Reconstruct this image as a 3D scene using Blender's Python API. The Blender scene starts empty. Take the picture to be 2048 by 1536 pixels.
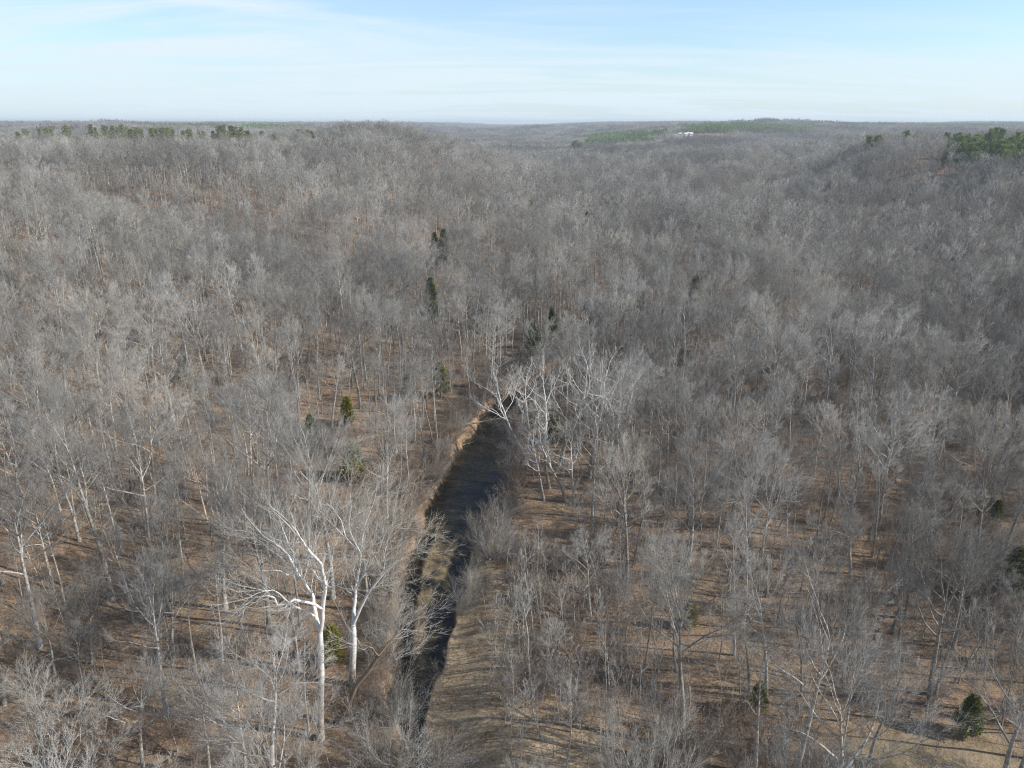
import bpy, math, random
import numpy as np
from mathutils import Vector

# ---------------------------------------------------------------- camera, sky, sun, exposure
SC = bpy.context.scene
COL = SC.collection
CAM_H = 60.0
PITCH = 19.85
FPX = 1446.0                                     # focal length in pixels of the 2048 px photograph
cam_d = bpy.data.cameras.new('camera')
cam = bpy.data.objects.new('camera', cam_d)
COL.objects.link(cam)
cam.location = (0, 0, CAM_H)
cam.rotation_euler = (math.radians(90 - PITCH), 0, 0)
cam_d.sensor_width = 36.0
cam_d.lens = 36.0 * FPX / 2048.0
cam_d.clip_start = 0.5
cam_d.clip_end = 60000.0
SC.camera = cam

SUN_EL, SUN_AZ = 33.0, 100.0                      # azimuth clockwise from the view direction (+Y)
W = bpy.data.worlds.new("World")
SC.world = W
W.use_nodes = True
wn, wl = W.node_tree.nodes, W.node_tree.links
wn.clear()
w_out = wn.new('ShaderNodeOutputWorld')
w_bg = wn.new('ShaderNodeBackground')
w_bg.inputs[1].default_value = 0.10
sky = wn.new('ShaderNodeTexSky')
sky.sky_type = 'NISHITA'
sky.sun_disc = False
sky.sun_elevation = math.radians(SUN_EL)
sky.sun_rotation = math.radians(SUN_AZ)
sky.altitude = 200
sky.air_density = 1.0
sky.dust_density = 1.0
sky.ozone_density = 1.6
tc = wn.new('ShaderNodeTexCoord')
# thin cirrus veils in the sky, laid out by direction (x/z, y/z) as on a high flat layer
sx = wn.new('ShaderNodeSeparateXYZ'); wl.new(tc.outputs['Generated'], sx.inputs[0])
def wmath(op, a, b=None, c=None):
    n = wn.new('ShaderNodeMath'); n.operation = op
    for i, v in enumerate((a, b, c)):
        if v is None: continue
        if isinstance(v, (int, float)): n.inputs[i].default_value = v
        else: wl.new(v, n.inputs[i])
    return n.outputs[0]
zz = wmath('ADD', wmath('MAXIMUM', sx.outputs[2], 0.0), 0.08)
cx = wmath('DIVIDE', sx.outputs[0], zz); cy = wmath('DIVIDE', sx.outputs[1], zz)
cb = wn.new('ShaderNodeCombineXYZ'); wl.new(cx, cb.inputs[0]); wl.new(cy, cb.inputs[1])
mp = wn.new('ShaderNodeMapping'); wl.new(cb.outputs[0], mp.inputs[0])
mp.inputs['Rotation'].default_value = (0, 0, math.radians(-22)); mp.inputs['Scale'].default_value = (0.2, 0.55, 1)
mp.inputs['Location'].default_value = (0.35, 0.2, 0)
n1 = wn.new('ShaderNodeTexNoise'); wl.new(mp.outputs[0], n1.inputs[0])
n1.inputs['Scale'].default_value = 1.5; n1.inputs['Detail'].default_value = 9; n1.inputs['Roughness'].default_value = 0.55; n1.inputs['Distortion'].default_value = 1.3
veil = wn.new('ShaderNodeMapRange'); wl.new(n1.outputs[0], veil.inputs[0])
veil.inputs[1].default_value = 0.40; veil.inputs[2].default_value = 0.66; veil.inputs[3].default_value = 0.08; veil.inputs[4].default_value = 0.9
# the veil is thicker on the side away from the sun
side = wn.new('ShaderNodeMapRange'); wl.new(sx.outputs[0], side.inputs[0])
side.inputs[1].default_value = -0.6; side.inputs[2].default_value = 0.5; side.inputs[3].default_value = 1.0; side.inputs[4].default_value = 0.45
low = wn.new('ShaderNodeMapRange'); wl.new(sx.outputs[2], low.inputs[0])
low.inputs[1].default_value = 0.0; low.inputs[2].default_value = 0.10; low.inputs[3].default_value = 1.0; low.inputs[4].default_value = 0.0
vf = wmath('MINIMUM', wmath('ADD', wmath('ADD', wmath('MULTIPLY', veil.outputs[0], side.outputs[0]), wmath('MULTIPLY', side.outputs[0], 0.30)), wmath('MULTIPLY', low.outputs[0], 0.62)), 0.97)
skyb = wn.new('ShaderNodeMixRGB'); skyb.blend_type = 'MULTIPLY'; skyb.inputs[0].default_value = 1; wl.new(sky.outputs[0], skyb.inputs[1]); skyb.inputs[2].default_value = (1.02, 1.24, 1.45, 1)
band = wn.new('ShaderNodeMapRange'); band.interpolation_type = 'SMOOTHSTEP'; wl.new(sx.outputs[2], band.inputs[0]); band.inputs[1].default_value = 0.17; band.inputs[2].default_value = 0.42; band.inputs[3].default_value = 1.0; band.inputs[4].default_value = 0.0
lift = wn.new('ShaderNodeVectorMath'); lift.operation = 'SCALE'; wl.new(skyb.outputs[0], lift.inputs[0]); wl.new(wmath('MULTIPLY_ADD', band.outputs[0], 0.6, 0.68), lift.inputs['Scale'])
vf = wmath('MULTIPLY', vf, wmath('MULTIPLY_ADD', band.outputs[0], 0.92, 0.08))
wmix = wn.new('ShaderNodeMixRGB'); wl.new(vf, wmix.inputs[0]); wl.new(lift.outputs[0], wmix.inputs[1])
wmix.inputs[2].default_value = (7.3, 8.5, 9.3, 1)
wl.new(wmix.outputs[0], w_bg.inputs[0]); wl.new(w_bg.outputs[0], w_out.inputs[0])

sun_d = bpy.data.lights.new('sun', 'SUN'); sun = bpy.data.objects.new('sun', sun_d); COL.objects.link(sun)
sun_d.energy = 5.0; sun_d.angle = math.radians(0.53); sun_d.color = (1.0, 0.955, 0.89)
_e, _a = math.radians(SUN_EL), math.radians(SUN_AZ)
SUN_DIR = Vector((math.sin(_a) * math.cos(_e), math.cos(_a) * math.cos(_e), math.sin(_e)))
sun.rotation_euler = SUN_DIR.to_track_quat('Z', 'Y').to_euler()
sun.location = (0, 0, 150)

SC.view_settings.view_transform = 'Standard'; SC.view_settings.look = 'None'
SC.view_settings.gamma = 1.0; SC.view_settings.use_curve_mapping = False
SC.view_settings.exposure = 0.12
SC.cycles.max_bounces = 4; SC.cycles.diffuse_bounces = 2; SC.cycles.glossy_bounces = 2
SC.cycles.transmission_bounces = 2; SC.cycles.transparent_max_bounces = 6; SC.cycles.volume_bounces = 1
SC.cycles.caustics_reflective = False; SC.cycles.caustics_refractive = False
SC.cycles.use_adaptive_sampling = True; SC.cycles.adaptive_threshold = 0.01
SC.cycles.use_denoising = True; SC.cycles.denoiser = 'OPENIMAGEDENOISE'; SC.cycles.denoising_prefilter = 'NONE'; SC.cycles.filter_width = 1.15; SC.cycles.denoising_input_passes = 'RGB_ALBEDO_NORMAL'

# ---------------------------------------------------------------- helpers
rng = random.Random(7)
nr = np.random.default_rng(11)

def tag(o, label=None, cat=None, group=None, kind=None):
    for k, v in (('label', label), ('category', cat), ('group', group), ('kind', kind)):
        if v: o[k] = v
    return o

def link(name, data, parent=None, loc=None):
    o = bpy.data.objects.new(name, data); COL.objects.link(o)
    if parent: o.parent = parent
    if loc is not None: o.location = loc
    return o

def mesh_from(name, verts, faces_list, mats, mat_idx=None, smooth=True):
    """verts (n,3); faces_list: list of int arrays (m,k), each with one k."""
    me = bpy.data.meshes.new(name)
    v = np.ascontiguousarray(verts, dtype=np.float32)
    me.vertices.add(len(v)); me.vertices.foreach_set('co', v.ravel())
    loops = np.concatenate([f.ravel() for f in faces_list]).astype(np.int32)
    tot = np.concatenate([np.full(len(f), f.shape[1], dtype=np.int32) for f in faces_list])
    start = np.concatenate([[0], np.cumsum(tot)[:-1]]).astype(np.int32)
    me.loops.add(len(loops)); me.loops.foreach_set('vertex_index', loops)
    me.polygons.add(len(tot)); me.polygons.foreach_set('loop_start', start); me.polygons.foreach_set('loop_total', tot)
    me.polygons.foreach_set('use_smooth', np.full(len(tot), smooth))
    for m in mats: me.materials.append(m)
    if mat_idx is not None:
        me.polygons.foreach_set('material_index', np.concatenate(mat_idx).astype(np.int32))
    me.update()
    return me

def tubes(P0, P1, R0, R1, sides, close_tip=False):
    P0 = np.asarray(P0, float); P1 = np.asarray(P1, float); R0 = np.asarray(R0, float); R1 = np.asarray(R1, float)
    d = P1 - P0; L = np.linalg.norm(d, axis=1, keepdims=True); d = d / np.maximum(L, 1e-9)
    ref = np.where(np.abs(d[:, 2:3]) < 0.9, np.array([[0, 0, 1.0]]), np.array([[1.0, 0, 0]]))
    u = np.cross(d, ref); u /= np.linalg.norm(u, axis=1, keepdims=True); w = np.cross(d, u)
    a = np.arange(sides) * 2 * math.pi / sides
    ring = u[:, None, :] * np.cos(a)[None, :, None] + w[:, None, :] * np.sin(a)[None, :, None]
    A = P0[:, None, :] + ring * R0[:, None, None]
    n = len(P0)
    if close_tip:
        V = np.concatenate([A, P1[:, None, :]], axis=1).reshape(-1, 3)
        base = np.arange(n)[:, None] * (sides + 1)
        i = np.arange(sides)
        F = np.stack([base + i, base + (i + 1) % sides, np.broadcast_to(base + sides, (n, sides))], axis=-1).reshape(-1, 3)
        return V, F
    B = P1[:, None, :] + ring * R1[:, None, None]
    V = np.concatenate([A, B], axis=1).reshape(-1, 3)
    base = np.arange(n)[:, None] * (2 * sides); i = np.arange(sides)
    F = np.stack([base + i, base + (i + 1) % sides, base + sides + (i + 1) % sides, base + sides + i], axis=-1).reshape(-1, 4)
    return V, F

class MB:
    def __init__(s): s.V = []; s.F = {3: [], 4: []}; s.M = {3: [], 4: []}; s.n = 0
    def add(s, V, F, m=0):
        if len(V) == 0: return
        k = F.shape[1]; s.V.append(V); s.F[k].append(F + s.n); s.M[k].append(np.full(len(F), m)); s.n += len(V)
    def build(s, name, mats, smooth=True):
        fl, ml = [], []
        for k in (3, 4):
            if s.F[k]: fl.append(np.concatenate(s.F[k])); ml.append(np.concatenate(s.M[k]))
        return mesh_from(name, np.concatenate(s.V), fl, mats, ml, smooth)

def segs_to(mb, segs, sides, m=0, tip=False):
    if not segs: return
    V, F = tubes([s[0] for s in segs], [s[1] for s in segs], [s[2] for s in segs], [s[3] for s in segs], sides, tip)
    mb.add(V, F, m)

# ---------------------------------------------------------------- materials
def mat(name):
    m = bpy.data.materials.new(name); m.use_nodes = True
    m.node_tree.nodes.clear()
    return m, m.node_tree.nodes, m.node_tree.links

def bark(name, c1, c2, var=0.25, scale=3.0, rough=0.85, top=None):
    m, n, l = mat(name)
    out = n.new('ShaderNodeOutputMaterial'); b = n.new('ShaderNodeBsdfPrincipled')
    b.inputs['Roughness'].default_value = rough; b.inputs['Specular IOR Level'].default_value = 0.25
    t = n.new('ShaderNodeTexCoord'); no = n.new('ShaderNodeTexNoise'); no.inputs['Scale'].default_value = scale; no.inputs['Detail'].default_value = 3
    l.new(t.outputs['Object'], no.inputs['Vector'])
    cr = n.new('ShaderNodeMapRange'); l.new(no.outputs[0], cr.inputs[0]); cr.inputs[1].default_value = 0.35; cr.inputs[2].default_value = 0.65
    mx = n.new('ShaderNodeMixRGB'); l.new(cr.outputs[0], mx.inputs[0]); mx.inputs[1].default_value = (*c1, 1); mx.inputs[2].default_value = (*c2, 1)
    col = mx.outputs[0]
    if top is not None:                      # paler bark higher up the tree
        sp = n.new('ShaderNodeSeparateXYZ'); l.new(t.outputs['Object'], sp.inputs[0])
        ad = n.new('ShaderNodeMath'); ad.operation = 'MULTIPLY_ADD'; l.new(no.outputs[0], ad.inputs[0]); ad.inputs[1].default_value = 6; l.new(sp.outputs[2], ad.inputs[2])
        r2 = n.new('ShaderNodeMapRange'); l.new(ad.outputs[0], r2.inputs[0]); r2.inputs[1].default_value = top[1]; r2.inputs[2].default_value = top[2]
        m2 = n.new('ShaderNodeMixRGB'); l.new(r2.outputs[0], m2.inputs[0]); l.new(col, m2.inputs[1]); m2.inputs[2].default_value = (*top[0], 1)
        col = m2.outputs[0]
    oi = n.new('ShaderNodeObjectInfo'); mr = n.new('ShaderNodeMapRange'); l.new(oi.outputs['Random'], mr.inputs[0])
    mr.inputs[3].default_value = 1 - var; mr.inputs[4].default_value = 1 + var
    wn_ = n.new('ShaderNodeTexWhiteNoise'); wn_.noise_dimensions = '1D'; l.new(oi.outputs['Random'], wn_.inputs['W'])
    lw = n.new('ShaderNodeTexNoise'); lw.inputs['Scale'].default_value = 0.022; lw.inputs['Detail'].default_value = 3; l.new(oi.outputs['Location'], lw.inputs['Vector'])
    lm = n.new('ShaderNodeMapRange'); l.new(lw.outputs[0], lm.inputs[0]); lm.inputs[1].default_value = 0.35; lm.inputs[2].default_value = 0.65; lm.inputs[3].default_value = 0.78; lm.inputs[4].default_value = 1.18
    vm = n.new('ShaderNodeMath'); vm.operation = 'MULTIPLY'; l.new(mr.outputs[0], vm.inputs[0]); l.new(lm.outputs[0], vm.inputs[1])
    hs = n.new('ShaderNodeHueSaturation'); l.new(col, hs.inputs['Color']); l.new(vm.outputs[0], hs.inputs['Value'])
    sr = n.new('ShaderNodeMapRange'); l.new(wn_.outputs['Value'], sr.inputs[0]); sr.inputs[3].default_value = 0.55; sr.inputs[4].default_value = 1.35
    l.new(sr.outputs[0], hs.inputs['Saturation'])
    l.new(hs.outputs[0], b.inputs['Base Color']); l.new(b.outputs[0], out.inputs[0])
    return m

M_TRUNK = bark('grey_bark', (0.22, 0.20, 0.17), (0.52, 0.49, 0.44), 0.35)
M_TWIG = bark('twig_bark', (0.235, 0.222, 0.198), (0.40, 0.384, 0.35), 0.42, 1.0)
M_PALE = bark('pale_bark', (0.42, 0.39, 0.34), (0.60, 0.57, 0.51), 0.12)
M_PALETWIG = bark('pale_twig_bark', (0.36, 0.335, 0.30), (0.48, 0.45, 0.40), 0.12, 1.0)
M_SYC = bark('white_sycamore_bark', (0.30, 0.26, 0.21), (0.52, 0.49, 0.44), 0.05, 2.2, 0.75, top=((0.82, 0.805, 0.77), 9.8, 13.2))
M_SYC_LOW = bark('white_sycamore_bark_to_the_foot', (0.34, 0.29, 0.23), (0.60, 0.56, 0.50), 0.05, 2.2, 0.75, top=((0.82, 0.805, 0.77), 4.0, 8.0))
M_SYCTWIG = bark('sycamore_twig_bark', (0.40, 0.37, 0.32), (0.56, 0.53, 0.47), 0.06, 1.0)
M_BRUSH = bark('brush_bark', (0.24, 0.19, 0.15), (0.38, 0.32, 0.26), 0.25, 1.0)

def foliage(name, c1, c2, var=0.2):
    m, n, l = mat(name)
    out = n.new('ShaderNodeOutputMaterial'); b = n.new('ShaderNodeBsdfPrincipled'); b.inputs['Roughness'].default_value = 0.7; b.inputs['Specular IOR Level'].default_value = 0.2
    t = n.new('ShaderNodeTexCoord'); no = n.new('ShaderNodeTexNoise'); no.inputs['Scale'].default_value = 1.1; no.inputs['Detail'].default_value = 2
    l.new(t.outputs['Object'], no.inputs['Vector'])
    cr = n.new('ShaderNodeMapRange'); l.new(no.outputs[0], cr.inputs[0]); cr.inputs[1].default_value = 0.35; cr.inputs[2].default_value = 0.65
    mx = n.new('ShaderNodeMixRGB'); l.new(cr.outputs[0], mx.inputs[0]); mx.inputs[1].default_value = (*c1, 1); mx.inputs[2].default_value = (*c2, 1)
    oi = n.new('ShaderNodeObjectInfo'); mr = n.new('ShaderNodeMapRange'); l.new(oi.outputs['Random'], mr.inputs[0]); mr.inputs[3].default_value = 1 - var; mr.inputs[4].default_value = 1 + var
    hs = n.new('ShaderNodeHueSaturation'); l.new(mx.outputs[0], hs.inputs['Color']); l.new(mr.outputs[0], hs.inputs['Value'])
    l.new(hs.outputs[0], b.inputs['Base Color'])
    tr = n.new('ShaderNodeBsdfTranslucent'); l.new(hs.outputs[0], tr.inputs[0]); ms = n.new('ShaderNodeMixShader'); ms.inputs[0].default_value = 0.15
    l.new(b.outputs[0], ms.inputs[1]); l.new(tr.outputs[0], ms.inputs[2]); l.new(ms.outputs[0], out.inputs[0])
    return m
M_CEDAR = foliage('dark_cedar_foliage', (0.10, 0.125, 0.045), (0.22, 0.24, 0.08))
M_OLIVE = foliage('olive_cedar_foliage', (0.22, 0.215, 0.045), (0.40, 0.36, 0.06), 0.1)
M_PINE = foliage('pine_needles', (0.21, 0.23, 0.11), (0.36, 0.37, 0.17), 0.25)
M_GREENPINE = foliage('fresh_pine_needles', (0.17, 0.23, 0.07), (0.32, 0.39, 0.12), 0.25)

# ---------------------------------------------------------------- terrain
def smooth(t): t = np.clip(t, 0, 1); return t * t * (3 - 2 * t)

def pline(x, y, pts):
    """distance to a polyline, interpolated 3rd column, signed side"""
    best = np.full(np.shape(x), 1e9); val = np.zeros(np.shape(x)); sgn = np.zeros(np.shape(x))
    for (x0, y0, a0), (x1, y1, a1) in zip(pts[:-1], pts[1:]):
        dx, dy = x1 - x0, y1 - y0; L2 = dx * dx + dy * dy
        t = np.clip(((x - x0) * dx + (y - y0) * dy) / L2, 0, 1)
        qx, qy = x0 + t * dx, y0 + t * dy; d = np.hypot(x - qx, y - qy)
        m = d < best
        best = np.where(m, d, best); val = np.where(m, a0 + t * (a1 - a0), val)
        sgn = np.where(m, np.sign((x - x0) * dy - (y - y0) * dx), sgn)      # + = to the right of the line
    return best, val, sgn

VALLEY = [(-10, -300, 1.7), (-6, 40, 1.7), (0, 150, 1.8), (22, 230, 2.2), (58, 330, 3), (88, 450, 3.5), (82, 600, 4), (40, 760, 4.5), (-20, 960, 5), (-75, 1350, 7), (-80, 2100, 12), (60, 3500, 16), (0, 6500, 25), (0, 16000, 35)]
RAVINE = [(88, 440, 3.5), (140, 452, 4), (185, 515, 5), (222, 610, 9), (285, 750, 18), (380, 900, 34)]
DRAW = [(-20, 215, 3), (-90, 250, 6), (-170, 280, 15), (-270, 300, 36)]
DRAW2 = [(-30, 95, 3), (-80, 150, 10), (-150, 175, 24), (-230, 180, 38)]
FAR1 = [(-80, 2100, 14), (500, 2500, 24), (1500, 3000, 38)]
FAR2 = [(40, 780, 5), (300, 950, 10), (560, 1150, 20), (950, 1450, 38)]
_W = [(random.Random(i * 7 + 3).uniform(0, 6.28), random.Random(i * 5 + 1).uniform(0, 6.28), s) for i, s in enumerate([260, 190, 140, 95, 70, 48])]
def wav(x, y):
    z = np.zeros(np.shape(x))
    for th, ph, s in _W:
        z = z + np.sin((x * math.cos(th) + y * math.sin(th)) * 6.283 / s + ph) * (s / 260) ** 0.8
    return z
_W2 = [(random.Random(i * 13 + 2).uniform(0, 6.28), random.Random(i * 3 + 9).uniform(0, 6.28), s) for i, s in enumerate([2900, 1900, 1300, 850, 600])]
def wav2(x, y):
    z = np.zeros(np.shape(x))
    for th, ph, s in _W2:
        z = z + np.sin((x * math.cos(th) + y * math.sin(th)) * 6.283 / s + ph)
    return z

# creek centre line and half width as functions of y (metres)
CRK_Y = np.array([-60, 30, 50, 58, 64, 70, 78, 86, 95, 105, 115, 125, 135, 145, 152, 160, 172, 190, 220])
def px_x(px, y_m, z=0.0):    # world x of image column px at forward distance y_m and height z
    p = math.radians(PITCH); vz = z - CAM_H
    depth = y_m * math.cos(p) - vz * math.sin(p)
    return (px - 1024) / FPX * depth
def ground_px(px, py, z=0.0):
    p = math.radians(PITCH); u = (px - 1024) / FPX; v = (768 - py) / FPX
    d = (u, math.cos(p) + v * math.sin(p), -math.sin(p) + v * math.cos(p))
    t = (z - CAM_H) / d[2]
    return d[0] * t, d[1] * t
_L = [(955, 862), (925, 892), (900, 930), (878, 975), (855, 1010), (843, 1060), (822, 1115), (800, 1160), (793, 1240), (783, 1330), (776, 1400), (800, 1450), (815, 1536)]
_R = [(1046, 846), (1024, 880), (1019, 950), (1012, 1040), (962, 1075), (935, 1115), (932, 1160), (918, 1210), (905, 1255), (890, 1310), (872, 1360), (853, 1420), (858, 1536)]
_l = np.array([ground_px(*p) for p in _L])[::-1]; _r = np.array([ground_px(*p) for p in _R])[::-1]
_yy = np.linspace(_l[0, 1], 146, 40)
_xl = np.interp(_yy, _l[:, 1], _l[:, 0]); _xr = np.interp(_yy, _r[:, 1], _r[:, 0])
CY = np.concatenate([[-200, 20], _yy, [156, 168, 185, 210, 250, 330, 450]])
CC = np.concatenate([[-20, -12], (_xl + _xr) / 2, [2, 9, 18, 24, 32, 60, 88]])
CW = np.concatenate([[3, 2.6], (_xr - _xl) / 2, [3.6, 3, 2.6, 2.4, 2.2, 2, 1.5]])

def creek_coord(x, y):
    c = np.interp(y, CY, CC); w = np.interp(y, CY, CW)
    wob = 0.55 * np.sin(y * 0.34) + 0.3 * np.sin(y * 0.71 + 1) + 0.12 * np.sin(y * 1.9 + 2 * np.sin(y * 0.4))
    return x - c + 0.3 * wob, w + 0.2 * np.sin(y * 0.9 + 2)

def terrain(x, y):
    x = np.asarray(x, float); y = np.asarray(y, float)
    d, zf, s = pline(x, y, VALLEY)
    w0 = np.where(s > 0, 95.0, 30.0); Ls = np.where(s > 0, 165.0, 165.0)
    fary = smooth((y - 320) / 200); w0 = w0 + (18 - w0) * fary; Ls = Ls + (135 - Ls) * fary
    vf = smooth((y - 820) / 450); w0 = w0 + 110 * vf; Ls = Ls + 330 * vf
    top = 32.0 + 7.0 * smooth((y - 1300) / 1500)
    h = zf + (top - zf) * smooth((d - w0) / Ls)
    for pts, w1, L1 in ((RAVINE, 4, 78), (DRAW, 3, 62), (DRAW2, 3, 60), (FAR1, 30, 420), (FAR2, 15, 260)):
        d2, z2, _ = pline(x, y, pts)
        h2 = z2 + (60.0 - z2) * smooth((d2 - w1) / (L1 * 1.35))
        k = 5.0                                # smooth minimum
        m = np.minimum(h, h2); h = m - k * np.log1p(np.exp(-np.abs(h - h2) / k)) + k * np.log1p(np.exp(-np.maximum(np.abs(h-h2),12*k) / k)) * 0
    h = np.maximum(h, zf * 0 + 1.6)
    up = smooth((h - 3) / 18)
    h = h + wav(x, y) * 1.25 * up * (1 - 0.5 * smooth((y - 1500) / 1000)) + wav2(x, y) * 1.3 * up * smooth((y - 700) / 800)
    # crest of the hill beyond the creek
    h = h + 14 * np.exp(-(((x + 98) / 62) ** 2 + ((y - 560) / 90) ** 2)) + 7 * np.exp(-(((x - 330) / 80) ** 2 + ((y - 620) / 190) ** 2)) + 13 * np.exp(-(((x - 105) / 210) ** 2 + ((y - 2600) / 160) ** 2)) + 12 * np.exp(-(((x + 1120) / 240) ** 2 + ((y - 2000) / 160) ** 2)) + 11 * np.exp(-(((x - 860) / 360) ** 2 + ((y - 2300) / 160) ** 2)) + 19 * np.exp(-(((x - 345) / 110) ** 2 + ((y - 1430) / 70) ** 2))
    # flood plain unevenness
    h = h + (1 - up) * (0.25 * np.sin(x * 0.21 + y * 0.13) + 0.2 * np.sin(x * 0.11 - y * 0.23 + 2) + 0.1 * np.sin(x * 0.7 + 1) * np.sin(y * 0.6))
    # creek bed and banks
    u, w = creek_coord(x, y)
    e = np.abs(u) - w                              # <0 in the water
    left = u < 0
    near = (y > -150) & (y < 460)
    bar = np.interp(y, [50, 66, 80, 92, 100, 112, 170], [9, 7.5, 5.0, 2.5, 1.2, 2.2, 3.0])  # width of the sloping right shore
    bankw = np.where(left, 0.75, bar)
    lip = h
    bank = 0.02 + (lip - 0.02) * smooth(e / bankw)
    deep = np.interp(y, [40, 69, 73, 82, 86, 89, 95, 99, 105, 112, 140], [0.9, 0.85, 0.3, 0.22, 0.42, 0.17, 0.16, 0.6, 0.9, 1.0, 0.9])
    bedx = u / np.maximum(w, 0.1)
    s1 = 1 + 3.4 * smooth((bedx + 0.05) / 0.22) + 3.2 * smooth((-bedx - 0.3) / 0.3)  # right side sunk, so its dark bed colour stands for bank shadow
    s2 = 1 + 4.5 * smooth((bedx - 0.25) / 0.3) + 3.5 * smooth((-bedx - 0.4) / 0.3) + 0.9 * np.sin(x * 2.1 + y) * np.sin(y * 1.3)  # same painted bank shadow on the right, further up the creek
    s3 = 1.0 - 0.3 * smooth((-bedx) / 0.6)
    k1 = smooth((y - 83 - bedx * 1.5) / 4); k2 = smooth((y - 96 - bedx * 2) / 5); k0 = smooth((y - 68 - bedx * 2) / 5)
    shape = (s1 * (1 - k1) + s2 * k1) * (1 - k2) + s3 * k2; shape = 1 + (shape - 1) * k0
    bed = -deep * shape * smooth(-e / 0.4) - 0.02
    hc = np.where(e < 0, bed, np.minimum(bank, h))
    return np.where(near & (e < bankw), hc, h)

def on_terrain(px, py):
    """the ground point seen at a pixel of the photograph"""
    p = math.radians(PITCH); u = (px - 1024) / FPX; v = (768 - py) / FPX
    d = np.array((u, math.cos(p) + v * math.sin(p), -math.sin(p) + v * math.cos(p)))
    t = np.concatenate([np.arange(40, 400, 0.5), np.arange(400, 1500, 2.0), np.arange(1500, 9000, 10.0)])
    P = d[None, :] * t[:, None]; z = P[:, 2] + CAM_H
    g = terrain(P[:, 0], P[:, 1]); i = int(np.argmax(z < g))
    if not (z < g).any(): i = len(t) - 1
    return float(P[i, 0]), float(P[i, 1]), float(g[i])

def proj(x, y, z):
    p = math.radians(PITCH); dz = z - CAM_H
    depth = y * math.cos(p) - dz * math.sin(p); up = y * math.sin(p) + dz * math.cos(p)
    return 1024 + FPX * x / depth, 768 - FPX * up / depth, depth

def axis(segs):
    out = []
    for a, b, st in segs: out.append(np.arange(a, b, st))
    return np.concatenate(out + [[segs[-1][1]]])
xs = axis([(-8000, -3000, 500), (-3000, -1000, 80), (-1000, -300, 25), (-300, -100, 8), (-100, -34, 3), (-34, -24, 1), (-24, 16, 0.3), (16, 30, 1), (30, 120, 3), (120, 400, 9), (400, 1200, 25), (1200, 3200, 80), (3200, 8000, 500)])
ys = axis([(-400, -20, 40), (-20, 36, 6), (36, 160, 0.45), (160, 260, 2.5), (260, 700, 9), (700, 1500, 25), (1500, 4000, 80), (4000, 8000, 400)])
X, Y = np.meshgrid(xs, ys)
Z = terrain(X, Y)
nx, ny = len(xs), len(ys)
idx = np.arange(nx * ny).reshape(ny, nx)
Fq = np.stack([idx[:-1, :-1], idx[:-1, 1:], idx[1:, 1:], idx[1:, :-1]], axis=-1).reshape(-1, 4)

# ground cover masks: the sand bar, clay banks, gravel, dry grass
U_, W_ = creek_coord(X, Y); E_ = np.abs(U_) - W_
lump = 0.5 + 0.5 * np.sin(X * 0.9 + 2 * np.sin(Y * 0.31)) * np.sin(Y * 0.57 + 1.5 * np.sin(X * 0.5))
sand = np.where(U_ > 0, smooth((np.interp(Y, [45, 66, 80, 88, 94, 200], [14, 10.5, 7.5, 4.5, 0.4, 0.4]) - E_) / 2.0), 0) * (E_ > -0.4)
sand = np.clip(sand * (0.55 + 0.6 * lump), 0, 1)
for (ox, oy, rx, ry) in [(*ground_px(1090, 1480, 1.8), 9, 3.2), (*ground_px(900, 1500, 1.2), 5, 4), (*ground_px(1130, 1515, 1.8), 6, 2.5)]:
    sand = np.maximum(sand, 0.8 * np.exp(-(((X - ox) / rx) ** 2 + ((Y - oy) / ry) ** 2) * 1.2) * (0.5 + 0.6 * lump))
gx, gy = np.gradient(Z, ys, xs)
slope = np.hypot(gx, gy)
clay = np.clip(np.where((E_ > -0.1) & (E_ < 1.6) & (U_ < 0) & (Y < 170), smooth((slope - 0.5) / 0.6) * smooth((np.sin(Y * 0.55) + 0.7 * np.sin(Y * 0.23 + 1) - 0.1) / 0.5), 0), 0, 1)
ox, oy, oz = on_terrain(72, 1160)
clay = np.maximum(clay, np.exp(-(((X - ox) / 3.5) ** 2 + ((Y - oy) / 3.0) ** 2)) * (0.5 + 0.5 * lump))
grass = np.zeros_like(X)
for (ppx, ppy, rx, ry) in [(1840, 1530, 13, 3.6), (1980, 1000, 9, 5)]:
    ox, oy, oz = on_terrain(ppx, ppy)
    grass = np.maximum(grass, np.exp(-(((X - ox) / rx) ** 2 + ((Y - oy) / ry) ** 2)))
ox, oy, oz = on_terrain(110, 352)
CLEAR1 = (ox, oy)
grass = np.maximum(grass, np.exp(-(((X - ox) / 34) ** 2 + ((Y - oy) / 24) ** 2)) * 1.3)
grass = np.clip(grass * (0.7 + 0.5 * lump), 0, 1)
bedm = (E_ < 0.05) & (Y > -150) & (Y < 460)
shallow = np.clip(1.35 - (-Z) / 0.42, 0, 1) * bedm * smooth((-E_ - 0.3) / 0.7)

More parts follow.
